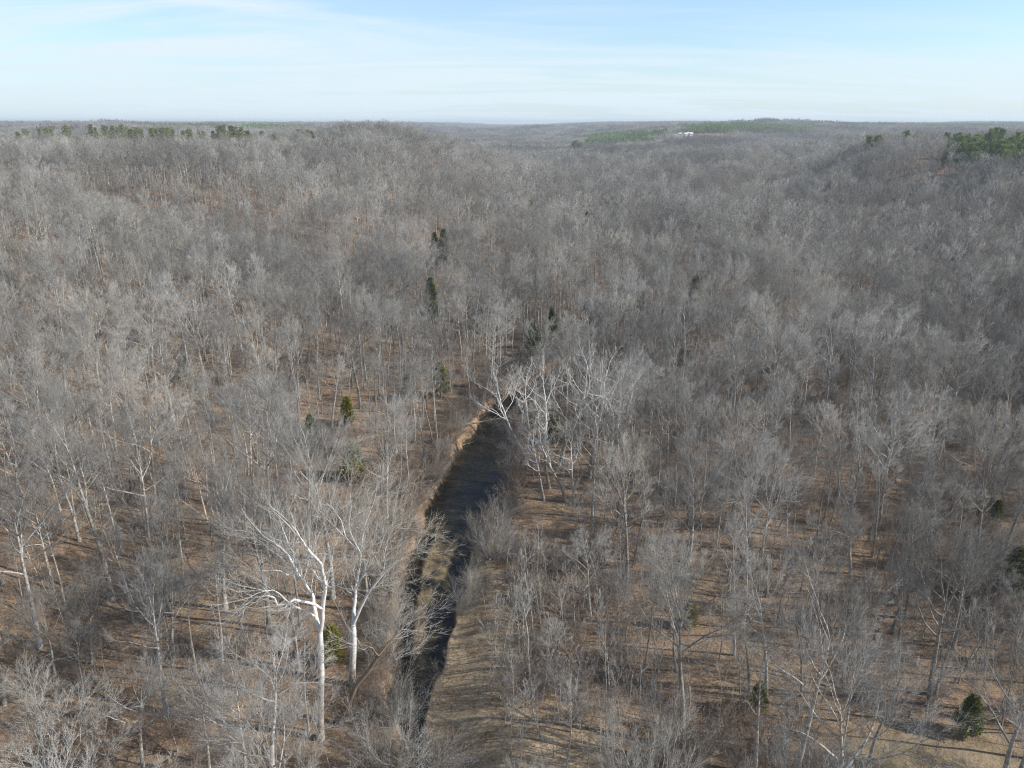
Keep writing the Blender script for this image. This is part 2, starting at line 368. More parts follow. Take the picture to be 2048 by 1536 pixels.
m_g, n, l = mat('leaf_litter_ground')
out = n.new('ShaderNodeOutputMaterial'); b = n.new('ShaderNodeBsdfPrincipled'); b.inputs['Roughness'].default_value = 0.95; b.inputs['Specular IOR Level'].default_value = 0.1
geo = n.new('ShaderNodeNewGeometry')
def gnoise(scale, detail=4, rough=0.6, typ='ShaderNodeTexNoise'):
    t = n.new(typ); t.inputs['Scale'].default_value = scale
    if typ == 'ShaderNodeTexNoise': t.inputs['Detail'].default_value = detail; t.inputs['Roughness'].default_value = rough
    l.new(geo.outputs['Position'], t.inputs['Vector']); return t
def gmix(f, a, c, typ='MIX'):
    x = n.new('ShaderNodeMixRGB'); x.blend_type = typ
    for i, v in ((0, f), (1, a), (2, c)):
        if isinstance(v, (int, float)): x.inputs[i].default_value = v
        elif isinstance(v, tuple): x.inputs[i].default_value = (*v, 1)
        else: l.new(v, x.inputs[i])
    return x.outputs[0]
def gmap(src, a, c, lo=0.0, hi=1.0):
    r = n.new('ShaderNodeMapRange'); l.new(src, r.inputs[0]); r.inputs[1].default_value = a; r.inputs[2].default_value = c; r.inputs[3].default_value = lo; r.inputs[4].default_value = hi
    return r.outputs[0]
def gattr(nm):
    a = n.new('ShaderNodeAttribute'); a.attribute_name = nm; return a.outputs['Fac']
big = gnoise(0.05, 4); mid = gnoise(0.45, 5, 0.65); fine = gnoise(3.2, 5, 0.75); leafy = gnoise(7.0, 2, 0.6, 'ShaderNodeTexVoronoi')
lit = gmix(gmap(mid.outputs[0], 0.38, 0.62), (0.29, 0.188, 0.116), (0.50, 0.355, 0.232))
lit = gmix(gmap(big.outputs[0], 0.42, 0.62, 0, 0.4), lit, (0.34, 0.26, 0.17))
lit = gmix(gmap(fine.outputs[0], 0.45, 0.62, 0, 0.5), lit, (0.11, 0.078, 0.055))
lit = gmix(gmap(fine.outputs[0], 0.52, 0.30, 0, 0.55), lit, (0.48, 0.36, 0.25))
vc = n.new('ShaderNodeHueSaturation'); l.new(lit, vc.inputs['Color']); l.new(gmap(leafy.outputs['Distance'], 0.0, 0.8, 1.25, 0.72), vc.inputs['Value'])
lit = vc.outputs[0]
gr = gmix(gmap(mid.outputs[0], 0.4, 0.6), (0.25, 0.20, 0.125), (0.38, 0.31, 0.20))
gr = gmix(gmap(fine.outputs[0], 0.5, 0.62, 0, 0.5), gr, (0.17, 0.15, 0.08))
col = gmix(gattr('dry_grass'), lit, gr)
sd = gmix(gmap(mid.outputs[0], 0.35, 0.65), (0.46, 0.345, 0.21), (0.66, 0.53, 0.35))
sd = gmix(gmap(fine.outputs[0], 0.50, 0.60, 0, 0.7), sd, (0.26, 0.16, 0.09))
sdm = n.new('ShaderNodeMath'); sdm.operation = 'MULTIPLY'; l.new(gattr('sand'), sdm.inputs[0]); l.new(gmap(gnoise(0.9, 5, 0.7).outputs[0], 0.30, 0.47, 0.25, 1.0), sdm.inputs[1])
col = gmix(sdm.outputs[0], col, sd)
col = gmix(gattr('clay'), col, gmix(gmap(mid.outputs[0], 0.4, 0.6), (0.36, 0.235, 0.14), (0.48, 0.33, 0.205)))
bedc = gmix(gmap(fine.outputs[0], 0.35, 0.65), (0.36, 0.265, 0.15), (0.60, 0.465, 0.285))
deep_shade_c = gmix(gmap(mid.outputs[0], 0.42, 0.60), (0.030, 0.030, 0.026), (0.085, 0.068, 0.040))  # silt of deep water, also painted bank shadow along the right side
bedc = gmix(gattr('shallow'), deep_shade_c, bedc)
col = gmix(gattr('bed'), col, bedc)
l.new(col, b.inputs['Base Color'])
bp = n.new('ShaderNodeBump'); bp.inputs['Strength'].default_value = 0.7; bp.inputs['Distance'].default_value = 0.25; l.new(fine.outputs[0], bp.inputs['Height']); l.new(bp.outputs[0], b.inputs['Normal'])
l.new(b.outputs[0], out.inputs[0])

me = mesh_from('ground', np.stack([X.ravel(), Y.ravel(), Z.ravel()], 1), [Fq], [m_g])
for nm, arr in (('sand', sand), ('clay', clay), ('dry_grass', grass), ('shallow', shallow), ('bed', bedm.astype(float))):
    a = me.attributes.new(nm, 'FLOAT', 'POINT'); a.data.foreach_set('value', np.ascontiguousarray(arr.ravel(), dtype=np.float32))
ground = tag(link('ground', me), 'leaf-littered wooded ground with slopes, creek banks and bars', kind='structure')

# water sheet
wy = np.concatenate([np.arange(-60, 200, 1.0)]); cols = np.linspace(-1, 1, 9)
wc = np.interp(wy, CY, CC); ww = np.interp(wy, CY, CW) + 1.6
WX = wc[:, None] + cols[None, :] * ww[:, None]; WY = np.broadcast_to(wy[:, None], WX.shape)
wi = np.arange(WX.size).reshape(WX.shape)
WF = np.stack([wi[:-1, :-1], wi[:-1, 1:], wi[1:, 1:], wi[1:, :-1]], axis=-1).reshape(-1, 4)
m_w, n, l = mat('creek_water')
out = n.new('ShaderNodeOutputMaterial'); tr = n.new('ShaderNodeBsdfTransparent'); tr.inputs[0].default_value = (0.92, 0.89, 0.80, 1)
gl = n.new('ShaderNodeBsdfGlossy'); gl.inputs['Roughness'].default_value = 0.06
fr = n.new('ShaderNodeLayerWeight'); fr.inputs[0].default_value = 0.5; fp = n.new('ShaderNodeMath'); fp.operation = 'POWER'; l.new(fr.outputs['Facing'], fp.inputs[0]); fp.inputs[1].default_value = 5.0; fs = n.new('ShaderNodeMath'); fs.operation = 'MULTIPLY_ADD'; l.new(fp.outputs[0], fs.inputs[0]); fs.inputs[1].default_value = 0.98; fs.inputs[2].default_value = 0.04; ms = n.new('ShaderNodeMixShader')
geo = n.new('ShaderNodeNewGeometry'); no = n.new('ShaderNodeTexNoise'); no.inputs['Scale'].default_value = 1.8; no.inputs['Detail'].default_value = 4
l.new(geo.outputs['Position'], no.inputs['Vector']); bp = n.new('ShaderNodeBump'); bp.inputs['Strength'].default_value = 0.25; bp.inputs['Distance'].default_value = 0.05
l.new(no.outputs[0], bp.inputs['Height']); l.new(bp.outputs[0], gl.inputs['Normal']); l.new(bp.outputs[0], fr.inputs['Normal'])
l.new(fs.outputs[0], ms.inputs[0]); l.new(tr.outputs[0], ms.inputs[1]); l.new(gl.outputs[0], ms.inputs[2]); l.new(ms.outputs[0], out.inputs[0])
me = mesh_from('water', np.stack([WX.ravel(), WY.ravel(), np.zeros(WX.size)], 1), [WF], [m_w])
tag(link('water', me), 'dark shallow creek water running between wooded banks', kind='structure')

# ---------------------------------------------------------------- tree forms
def vadd(a, b): return (a[0] + b[0], a[1] + b[1], a[2] + b[2])
def vmul(a, s): return (a[0] * s, a[1] * s, a[2] * s)
def vnorm(a):
    L = math.sqrt(a[0] * a[0] + a[1] * a[1] + a[2] * a[2]) or 1e-9
    return (a[0] / L, a[1] / L, a[2] / L)
def off_axis(d, ang, az):
    ref = (0, 0, 1) if abs(d[2]) < 0.9 else (1, 0, 0)
    u = vnorm((d[1] * ref[2] - d[2] * ref[1], d[2] * ref[0] - d[0] * ref[2], d[0] * ref[1] - d[1] * ref[0]))
    w = (d[1] * u[2] - d[2] * u[1], d[2] * u[0] - d[0] * u[2], d[0] * u[1] - d[1] * u[0])
    c, s = math.cos(ang), math.sin(ang); ca, sa = math.cos(az), math.sin(az)
    return vnorm(tuple(d[i] * c + (u[i] * ca + w[i] * sa) * s for i in range(3)))

class Form:
    """Grows bare branches level by level. Levels: 0 trunk, 1 limb, 2 branch, 3 branchlet, 4 twig."""
    def __init__(s, seed, kids, ratio, ang, wig, up, n, twig_r, radf=0.55, bare=(0.5, 0.25, 0.15, 0.1), maxl=4):
        s.r = random.Random(seed); s.kids = kids; s.ratio = ratio; s.ang = ang; s.wig = wig; s.up = up; s.n = n
        s.twig_r = twig_r; s.radf = radf; s.bare = bare; s.maxl = maxl; s.out = []
    def limb(s, p, d, L, r, lv):
        R = s.r; n = s.n[lv]; st = L / n; last = lv == s.maxl
        r_end = s.twig_r * 0.5 if lv >= s.maxl - 1 else r * 0.3
        az = R.uniform(0, 6.28)
        for i in range(n):
            w = s.wig[lv]
            d = vnorm((d[0] + R.gauss(0, w), d[1] + R.gauss(0, w), d[2] + R.gauss(0, w) + s.up[lv]))
            q = vadd(p, vmul(d, st)); ra = r + (r_end - r) * i / n; rb = r + (r_end - r) * (i + 1) / n
            s.out.append((p, q, ra, rb, lv)); p = q
            f = (i + 1) / n
            if not last and f >= s.bare[lv]:
                for k in range(s.kids[lv]):
                    az += 2.4 + R.uniform(-0.5, 0.5)
                    cd = off_axis(d, math.radians(s.ang[lv]) * R.uniform(0.7, 1.3), az)
                    cl = L * s.ratio[lv] * (1.15 - 0.55 * f) * R.uniform(0.75, 1.2)
                    cr = max(s.twig_r, rb * s.radf) if lv + 1 < s.maxl else s.twig_r
                    s.limb(p, cd, cl, cr, lv + 1)
        if not last and lv > 0:
            for k in range(2):
                cd = off_axis(d, math.radians(18) * R.uniform(0.5, 1.4), az + k * 3.1)
                s.limb(p, cd, L * s.ratio[lv] * 0.8, max(s.twig_r, r_end), lv + 1)

def crown_tree(seed, H, trunk_frac, width, n_limb, kids, twig_r, r0, wig=1.0, leader=0.8, n=(10, 6, 5, 4, 2), rise=1.0, maxl=4, radf=0.55, twl=1.0):
    """A hardwood: a trunk up to LEADER*H, limbs from TRUNK_FRAC*H on whose tips together draw a rounded crown of the given WIDTH."""
    F = Form(seed, (0,) + kids, (0, 0.48, 0.56, 0.66 * twl), (0, 38, 32, 27), (0.02, 0.10 * wig, 0.11 * wig, 0.09 * wig, 0.07), (0, 0.085 * rise, 0.075 * rise, 0.07, 0.06), n, twig_r, radf, (0, 0.3, 0.25, 0.3), maxl)
    R = F.r; nt = n[0]; p = (0, 0, -0.3); d = vnorm((R.gauss(0, 0.025), R.gauss(0, 0.025), 1)); top = leader * H; pts = []
    rad = r0
    for i in range(nt):
        d = vnorm((d[0] + R.gauss(0, 0.03 * wig), d[1] + R.gauss(0, 0.03 * wig), d[2] + 0.06))
        q = vadd(p, vmul(d, top / nt)); ra = r0 * (1 - 0.75 * i / nt); rb = r0 * (1 - 0.75 * (i + 1) / nt)
        if i == 0: ra *= 1.35
        F.out.append((p, q, ra, rb, 0)); pts.append((p, q, ra, rb)); p = q
    az = R.uniform(0, 6.28)
    for k in range(n_limb):
        f = k / max(1, n_limb - 1)
        z = H * (trunk_frac + (leader - trunk_frac) * f ** 0.9)
        j = min(nt - 1, int(z / top * nt)); a, bq, ra, rb = pts[j]; t = min(1, max(0, (z - a[2]) / max(1e-6, bq[2] - a[2])))
        bp_ = tuple(a[i] + (bq[i] - a[i]) * t for i in range(3)); rr = ra + (rb - ra) * t
        az += 2.4 + R.uniform(-0.6, 0.6)
        tilt = math.radians(60 - 30 * f) * R.uniform(0.8, 1.15)
        # the limb reaches the dome: an ellipse of half width and the top H
        zc = H * (trunk_frac + 0.33 * (1 - trunk_frac)); aw = width / 2; bh = H - zc
        L = 0.9 * (aw * (1 - 0.35 * f) / max(0.45, math.sin(tilt)) * (1 - f) + (H - z) * f) * R.uniform(0.8, 1.1) * 0.74
        dd = (math.cos(az) * math.sin(tilt), math.sin(az) * math.sin(tilt), math.cos(tilt))
        F.limb(bp_, dd, L, min(rr * 0.7, r0 * 0.42) * (1 - 0.2 * f), 1)
    # leader continues as a steep limb
    F.limb(p, d, (H - top) * 0.8, r0 * 0.25, 1)
    return F.out

def tree_meshes(name, segs, mats, split=2, sides=(7, 5, 4, 3)):
    """trunk mesh (levels below split) and crown mesh"""
    tr = MB(); cr = MB()
    for lv in (0, 1, 2):
        segs_to(tr if lv < split else cr, [s for s in segs if s[4] == lv], sides[lv])
    segs_to(cr, [s for s in segs if s[4] == 3], 3)
    segs_to(cr, [s for s in segs if s[4] >= 4], 3, tip=True)
    return tr.build(name + '_trunk', [mats[0]]), cr.build(name + '_crown', [mats[1]])

def one_mesh(name, segs, mats, lim=4, smooth_=True):
    mb = MB()
    for lv in range(0, 5):
        S = [s for s in segs if s[4] == lv]
        segs_to(mb, S, 5 if lv == 0 else 3, 0 if lv < 2 else 1, tip=(lv >= lim))
    return mb.build(name, mats, smooth_)

FORMS = {}
def forms(kind, meshes): FORMS.setdefault(kind, []).append(meshes)
import time; _t = time.time()
for i in range(6):      # broad round-crowned hardwoods
    H = 22
    s = crown_tree(100 + i, H, rng.uniform(0.38, 0.50), rng.uniform(12.5, 16), 10, (1, 2, 2), 0.0125, rng.uniform(0.26, 0.34), wig=1.0, leader=0.66, n=(10, 7, 5, 4, 3), radf=0.62, rise=0.75)
    forms('broad', tree_meshes('broad_tree', s, (M_TRUNK, M_TWIG)))
for i in range(5):      # tall narrow ones
    s = crown_tree(200 + i, 23, rng.uniform(0.5, 0.62), rng.uniform(5.5, 8), 10, (1, 2, 1), 0.012, rng.uniform(0.17, 0.23), wig=0.9, leader=0.82, n=(11, 5, 4, 4, 3), rise=1.5)
    forms('narrow', tree_meshes('narrow_tree', s, (M_TRUNK, M_TWIG)))
for i in range(4):      # pale open-crowned sycamores
    s = crown_tree(300 + i, 23, rng.uniform(0.33, 0.42), rng.uniform(10, 12.5), 8, (1, 1, 1), 0.015, 0.30, wig=1.6, leader=0.70, n=(10, 7, 6, 4, 3), radf=0.74)
    forms('sycamore', tree_meshes('sycamore', s, (M_SYC, M_SYCTWIG), 3))
for i in range(4):      # thin young trees
    s = crown_tree(400 + i, 10, rng.uniform(0.3, 0.5), rng.uniform(2.6, 3.6), 12, (1, 1), 0.011, 0.065, wig=1.2, leader=0.85, n=(9, 4, 3, 2, 2), rise=1.8, maxl=3)
    forms('sapling', tree_meshes('young_tree', s, (M_TRUNK, M_TWIG)))
print('forms', time.time() - _t, [(k, len(v[0][1].polygons)) for k, v in FORMS.items()])

# simplified forms for the forest further off
FAR = {}
def far(kind, me): FAR.setdefault(kind, []).append(me)
for i in range(5):
    s = crown_tree(500 + i, 22, rng.uniform(0.38, 0.48), rng.uniform(11.5, 14.5), 10, (1, 1, 1), 0.028, 0.26, leader=0.70, n=(6, 5, 4, 4, 2), rise=0.8)
    far('bare', one_mesh('far_broad_tree', s, [M_TRUNK, M_TWIG]))
for i in range(4):
    s = crown_tree(520 + i, 22, rng.uniform(0.42, 0.55), rng.uniform(6, 7.5), 10, (1, 1, 1), 0.028, 0.18, leader=0.85, n=(6, 4, 3, 3, 1), rise=1.5)
    far('bare', one_mesh('far_narrow_tree', s, [M_TRUNK, M_TWIG]))
far_small = []
for i in range(4):
    s = crown_tree(560 + i, 20, rng.uniform(0.36, 0.46), rng.uniform(8.5, 10.5), 8, (1, 1, 1), 0.075, 0.24, leader=0.76, n=(3, 3, 3, 2, 1), radf=0.6)
    far_small.append(s)
print('far', time.time() - _t, [len(m.polygons) for m in FAR['bare']], [len(s) for s in far_small])

def seg_arrays(segs): return (np.array([s[0] for s in segs]), np.array([s[1] for s in segs]), np.array([s[2] for s in segs]), np.array([s[3] for s in segs]), np.array([s[4] for s in segs]))
SA = [seg_arrays(s) for s in far_small]
PATCH = 60.0
def make_patch(seed, evergreen=False):
    r = random.Random(seed); mb = MB(); pts = []
    for _ in range(1500):
        x, y = r.uniform(-PATCH / 2, PATCH / 2), r.uniform(-PATCH / 2, PATCH / 2)
        if all((x - a) ** 2 + (y - b_) ** 2 > 5.6 ** 2 for a, b_ in pts): pts.append((x, y))
    for x, y in pts:
        P0, P1, R0, R1, lv = SA[r.randrange(len(SA))]
        a = r.uniform(0, 6.28); sc = r.uniform(0.75, 1.1); c, s_ = math.cos(a) * sc, math.sin(a) * sc
        Rm = np.array([[c, -s_, 0], [s_, c, 0], [0, 0, sc * r.uniform(0.92, 1.08)]])
        A = P0 @ Rm.T + (x, y, -1); B = P1 @ Rm.T + (x, y, -1)
        for sel, m, tip in ((lv < 2, 0, False), ((lv >= 2) & (lv < 4), 1, False), (lv >= 4, 1, True)):
            V, F = tubes(A[sel], B[sel], R0[sel], R1[sel], 3, tip); mb.add(V, F, m)
    return mb.build('bare_wood', [M_TRUNK, M_TWIG])

# evergreens ------------------------------------------------------------------
def leaf_quads(P, D, ln, wd, seed):
    """small needle sprays: narrow quads along D at points P"""
    r = np.random.default_rng(seed); n_ = len(P)
    rnd = r.normal(size=(n_, 3)); u = np.cross(D, rnd); u /= np.linalg.norm(u, axis=1, keepdims=True) + 1e-9
    L = ln * r.uniform(0.6, 1.3, (n_, 1)); Wd = wd * r.uniform(0.6, 1.3, (n_, 1))
    A = P - u * Wd * 0.5; B = P + u * Wd * 0.5; C = P + D * L + u * Wd * 0.35; E = P + D * L - u * Wd * 0.35
    V = np.stack([A, B, C, E], 1).reshape(-1, 3); F = np.arange(n_ * 4).reshape(-1, 4)
    return V, F

def cedar(seed, H=9.0, width=4.2, count=5200, m=M_CEDAR, q=0.22):
    r = np.random.default_rng(seed)
    nb = 260; t = r.random(nb) ** 0.85; z = 0.06 * H + t * 0.92 * H; az = r.random(nb) * 6.283
    prof = (width / 2) * np.clip((1 - t) ** 0.58 * (0.55 + 0.45 * np.minimum(1, (t + 0.08) / 0.2)), 0.03, None) * r.uniform(0.65, 1.15, nb)
    per = count // nb
    f = r.uniform(0.25, 1, (nb, per)) ** 0.7
    R = prof[:, None] * f; rise = 0.35
    a2 = az[:, None] + r.normal(0, 0.16, (nb, per))
    P = np.stack([R * np.cos(a2), R * np.sin(a2), z[:, None] + R * rise + r.normal(0, 0.12, (nb, per))], -1).reshape(-1, 3)
    D = np.stack([np.cos(a2), np.sin(a2), np.full_like(a2, 0.7)], -1).reshape(-1, 3) + r.normal(0, 0.5, (nb * per, 3)); D /= np.linalg.norm(D, axis=1, keepdims=True)
    V, F = leaf_quads(P, D, q * 1.6, q * 0.7, seed)
    cr = MB(); cr.add(V, F, 0)
    tr = MB(); tp = [((0, 0, -0.3), (0, 0, H * 0.5), 0.16, 0.09), ((0, 0, H * 0.5), (0, 0, H * 0.97), 0.09, 0.02)]
    for k in range(26):
        tz = 0.08 + 0.8 * k / 26; a = k * 2.4; w_ = width / 2 * (1 - tz) * 0.8
        tp.append(((0, 0, tz * H), (math.cos(a) * w_, math.sin(a) * w_, tz * H + w_ * 0.4), 0.03, 0.01))
    segs_to(tr, tp, 5)
    return tr.build('cedar_trunk', [M_BRUSH]), cr.build('cedar_crown', [m], smooth=False)

def pine(seed, H=20.0, m=M_PINE, clumps=34, per=70, q=0.55, crown_from=0.45, w=3.4):
    r = np.random.default_rng(seed); rr = random.Random(seed); tp = []; P = []; D = []
    x = y = 0; pts = [(0, 0, -0.3)]
    for i in range(6):
        x += rr.gauss(0, 0.12); y += rr.gauss(0, 0.12); pts.append((x, y, H * (i + 1) / 6))
    for i in range(6): tp.append((pts[i], pts[i + 1], 0.24 * (1 - i / 6.3), 0.24 * (1 - (i + 1) / 6.3)))
    for k in range(clumps):
        t = crown_from + (1 - crown_from) * (k + rr.random()) / clumps; a = k * 2.4 + rr.uniform(-0.5, 0.5)
        rad = w * (1 - 0.65 * ((t - crown_from) / (1 - crown_from)) ** 1.4) * rr.uniform(0.45, 1.1)
        b0 = (x * t, y * t, H * t - rad * 0.25); c = (x * t + math.cos(a) * rad, y * t + math.sin(a) * rad, H * t + rad * 0.12)
        tp.append((b0, c, 0.05, 0.02))
        f = r.random((per, 1)) ** 0.6 * 0.85 + 0.2; base = np.array(b0) * (1 - f) + np.array(c) * f
        off = r.normal(0, 1, (per, 3)) * (0.42, 0.42, 0.26) * (0.5 + rad * 0.22)
        P.append(base + off); dd = off + (np.array(c) - np.array(b0)) * 0.25 + (0, 0, 0.35); D.append(dd / np.linalg.norm(dd, axis=1, keepdims=True))
    V, F = leaf_quads(np.concatenate(P), np.concatenate(D), q, q * 0.42, seed)
    cr = MB(); cr.add(V, F, 0); tr = MB(); segs_to(tr, tp, 5)
    return tr.build('pine_trunk', [M_TRUNK]), cr.build('pine_crown', [m], smooth=False)

CEDARS = [cedar(900 + i, m=M_CEDAR, width=rng.uniform(4.0, 5.4)) for i in range(4)]
YELLOWS = [cedar(941, m=foliage('yellow_cedar_foliage', (0.27, 0.25, 0.04), (0.46, 0.41, 0.06), 0.05), width=4.8)]
OLIVES = [cedar(930 + i, m=M_OLIVE, width=rng.uniform(4.2, 5.0)) for i in range(2)]
PINES = [pine(950 + i, w=rng.uniform(2.8, 3.8), crown_from=rng.uniform(0.35, 0.55)) for i in range(4)]
GPINES = [pine(970 + i, H=18, m=M_GREENPINE, clumps=40, per=60, q=0.8, crown_from=0.25, w=3.2) for i in range(2)]
print('evergreen', time.time() - _t)

def pine_patch(seed):
    r = random.Random(seed); mb = MB(); R = np.random.default_rng(seed)
    for i in range(48):
        x, y = r.uniform(-30, 30), r.uniform(-30, 30); H = r.uniform(13, 18); n_ = 110
        t = R.random(n_); a = R.random(n_) * 6.283; rad = 2.9 * (1 - t * 0.85) * R.uniform(0.3, 1, n_) ** 0.5
        P = np.stack([x + rad * np.cos(a), y + rad * np.sin(a), H * (0.35 + 0.65 * t)], -1)
        D = np.stack([np.cos(a), np.sin(a), np.full(n_, 0.8)], -1) + R.normal(0, 0.4, (n_, 3)); D /= np.linalg.norm(D, axis=1, keepdims=True)
        V, F = leaf_quads(P, D, 1.7, 0.95, seed + i); mb.add(V, F, 0)
        V, F = tubes([(x, y, -1)], [(x, y, H * 0.9)], [0.2], [0.05], 4); mb.add(V, F, 1)
    return mb.build('pine_wood', [M_GREENPINE, M_TRUNK], smooth=False)

# ---------------------------------------------------------------- placing
TREES = []       # (x, y, z, height, lean_x, lean_y, kind, extra)
OCC = {}         # occupancy hash for spacing
def occ_add(x, y, r): OCC.setdefault((int(x // 8), int(y // 8)), []).append((x, y, r))
def occ_free(x, y, r):
    i, j = int(x // 8), int(y // 8)
    for a in (-1, 0, 1):
        for c in (-1, 0, 1):
            for (X_, Y_, R_) in OCC.get((i + a, j + c), ()):
                if (X_ - x) ** 2 + (Y_ - y) ** 2 < ((r + R_) / 2) ** 2: return False
    return True

def place_px(bx, by, tx, ty, maxlean=0.22):
    """ground point for the base pixel, height and sideways lean that bring the top to the top pixel"""
    x, y, z = on_terrain(bx, by)
    p = math.radians(PITCH); v = (768 - ty) / FPX
    el = (-math.sin(p) + v * math.cos(p)) / (math.cos(p) + v * math.sin(p))
    h = CAM_H + el * y - z
    _, _, dep = proj(x, y, z + h)
    xt = (tx - 1024) / FPX * dep
    lean = max(-maxlean, min(maxlean, (xt - x) / max(h, 1)))
    return x, y, z, h, lean

# trees one can single out in the photograph: base pixel, top pixel, form
NOTABLE = [
 (226, 1200, 125, 735, 'broad'), (48, 1057, 12, 812, 'broad'), (310, 1010, 290, 722, 'palebroad'), (378, 960, 345, 780, 'broad'), (415, 1010, 398, 838, 'narrow'),
 (262, 1005, 248, 820, 'broad'), (22, 797, 20, 640, 'broad'), (253, 718, 250, 600, 'broad'), (664, 858, 665, 700, 'palebroad'), (645, 835, 636, 722, 'narrow'),
 (555, 990, 535, 768, 'broad'), (510, 980, 486, 762, 'broad'), (435, 990, 408, 762, 'narrow'), (797, 806, 805, 690, 'palenarrow'), (740, 865, 735, 700, 'narrow'), (752, 868, 750, 705, 'narrow'),
 (783, 972, 780, 876, 'sapling'), (803, 968, 801, 850, 'palenarrow'), (545, 1545, 520, 1245, 'palebroad'), (618, 1462, 600, 1230, 'narrow'), (445, 1372, 432, 1085, 'narrow'), (348, 1318, 338, 1105, 'broad'),
 (392, 1342, 372, 1190, 'narrow'), (290, 1570, 280, 1290, 'broad'), (110, 1398, 118, 1205, 'broad'), (168, 1440, 172, 1240, 'narrow'), (10, 1412, 0, 1165, 'broad'), (290, 1060, 270, 930, 'narrow'), (325, 1330, 300, 1160, 'broad'),
 (1250, 1185, 1258, 880, 'broad'), (1375, 992, 1366, 748, 'broad'), (1580, 905, 1532, 735, 'broad'), (1500, 1102, 1420, 850, 'broad'), (1556, 1062, 1618, 888, 'broad'), (1678, 1012, 1682, 800, 'palebroad'),
 (1795, 882, 1802, 690, 'palenarrow'), (1835, 1075, 1842, 915, 'broad'), (2010, 905, 2000, 690, 'broad'), (1958, 1042, 1985, 805, 'broad'), (2006, 1003, 2015, 860, 'narrow'), (1890, 935, 1885, 845, 'broad'), (1880, 830, 1915, 690, 'broad'),
 (1352, 1342, 1330, 1148, 'broad'), (1356, 1252, 1350, 1048, 'palebroad'), (1532, 1402, 1530, 1110, 'palebroad'), (1500, 1385, 1462, 1230, 'narrow'), (1240, 1442, 1238, 1310, 'palesapling'), (1445, 1432, 1450, 1335, 'palesapling'), (1602, 1395, 1600, 1215, 'narrow'),
 (1858, 1412, 1895, 1040, 'broad'), (1870, 1390, 1930, 1100, 'narrow'), (1685, 1382, 1690, 1260, 'narrow'), (1130, 1003, 1112, 818, 'sycamore'), (1088, 1003, 1015, 838, 'sycamore'),
 (1098, 976, 1078, 700, 'sycamore'), (1178, 957, 1180, 688, 'sycamore'), (1232, 928, 1226, 708, 'sycamore'), (1054, 942, 1028, 700, 'sycamore'), (1182, 1242, 1168, 1055, 'palebroad'), (1150, 1010, 1140, 830, 'sycamore'), (1208, 985, 1202, 760, 'sycamore'), (1068, 905, 1072, 718, 'sycamore'), (1122, 930, 1122, 690, 'sycamore'),
 (1530, 720, 1528, 590, 'sycamore'), (1592, 700, 1600, 590, 'sycamore'), (1475, 800, 1440, 640, 'sycamore'), (515, 560, 513, 470, 'palebroad'), (690, 520, 690, 430, 'broad'), (1055, 480, 1062, 430, 'sycamore'),
 (1790, 1330, 1800, 1180, 'narrow'), (1700, 1150, 1700, 980, 'broad'), (1950, 1250, 1950, 1080, 'broad'), (1445, 960, 1450, 800, 'narrow'), (905, 830, 905, 700, 'narrow'), (940, 820, 935, 690, 'palenarrow'), (870, 860, 868, 720, 'narrow'),
 (90, 1545, 70, 1370, 'broad'), (420, 1560, 400, 1380, 'broad'), (185, 1330, 180, 1180, 'broad'), (1640, 1250, 1645, 1100, 'broad'), (2030, 1330, 2030, 1190, 'broad'),
]
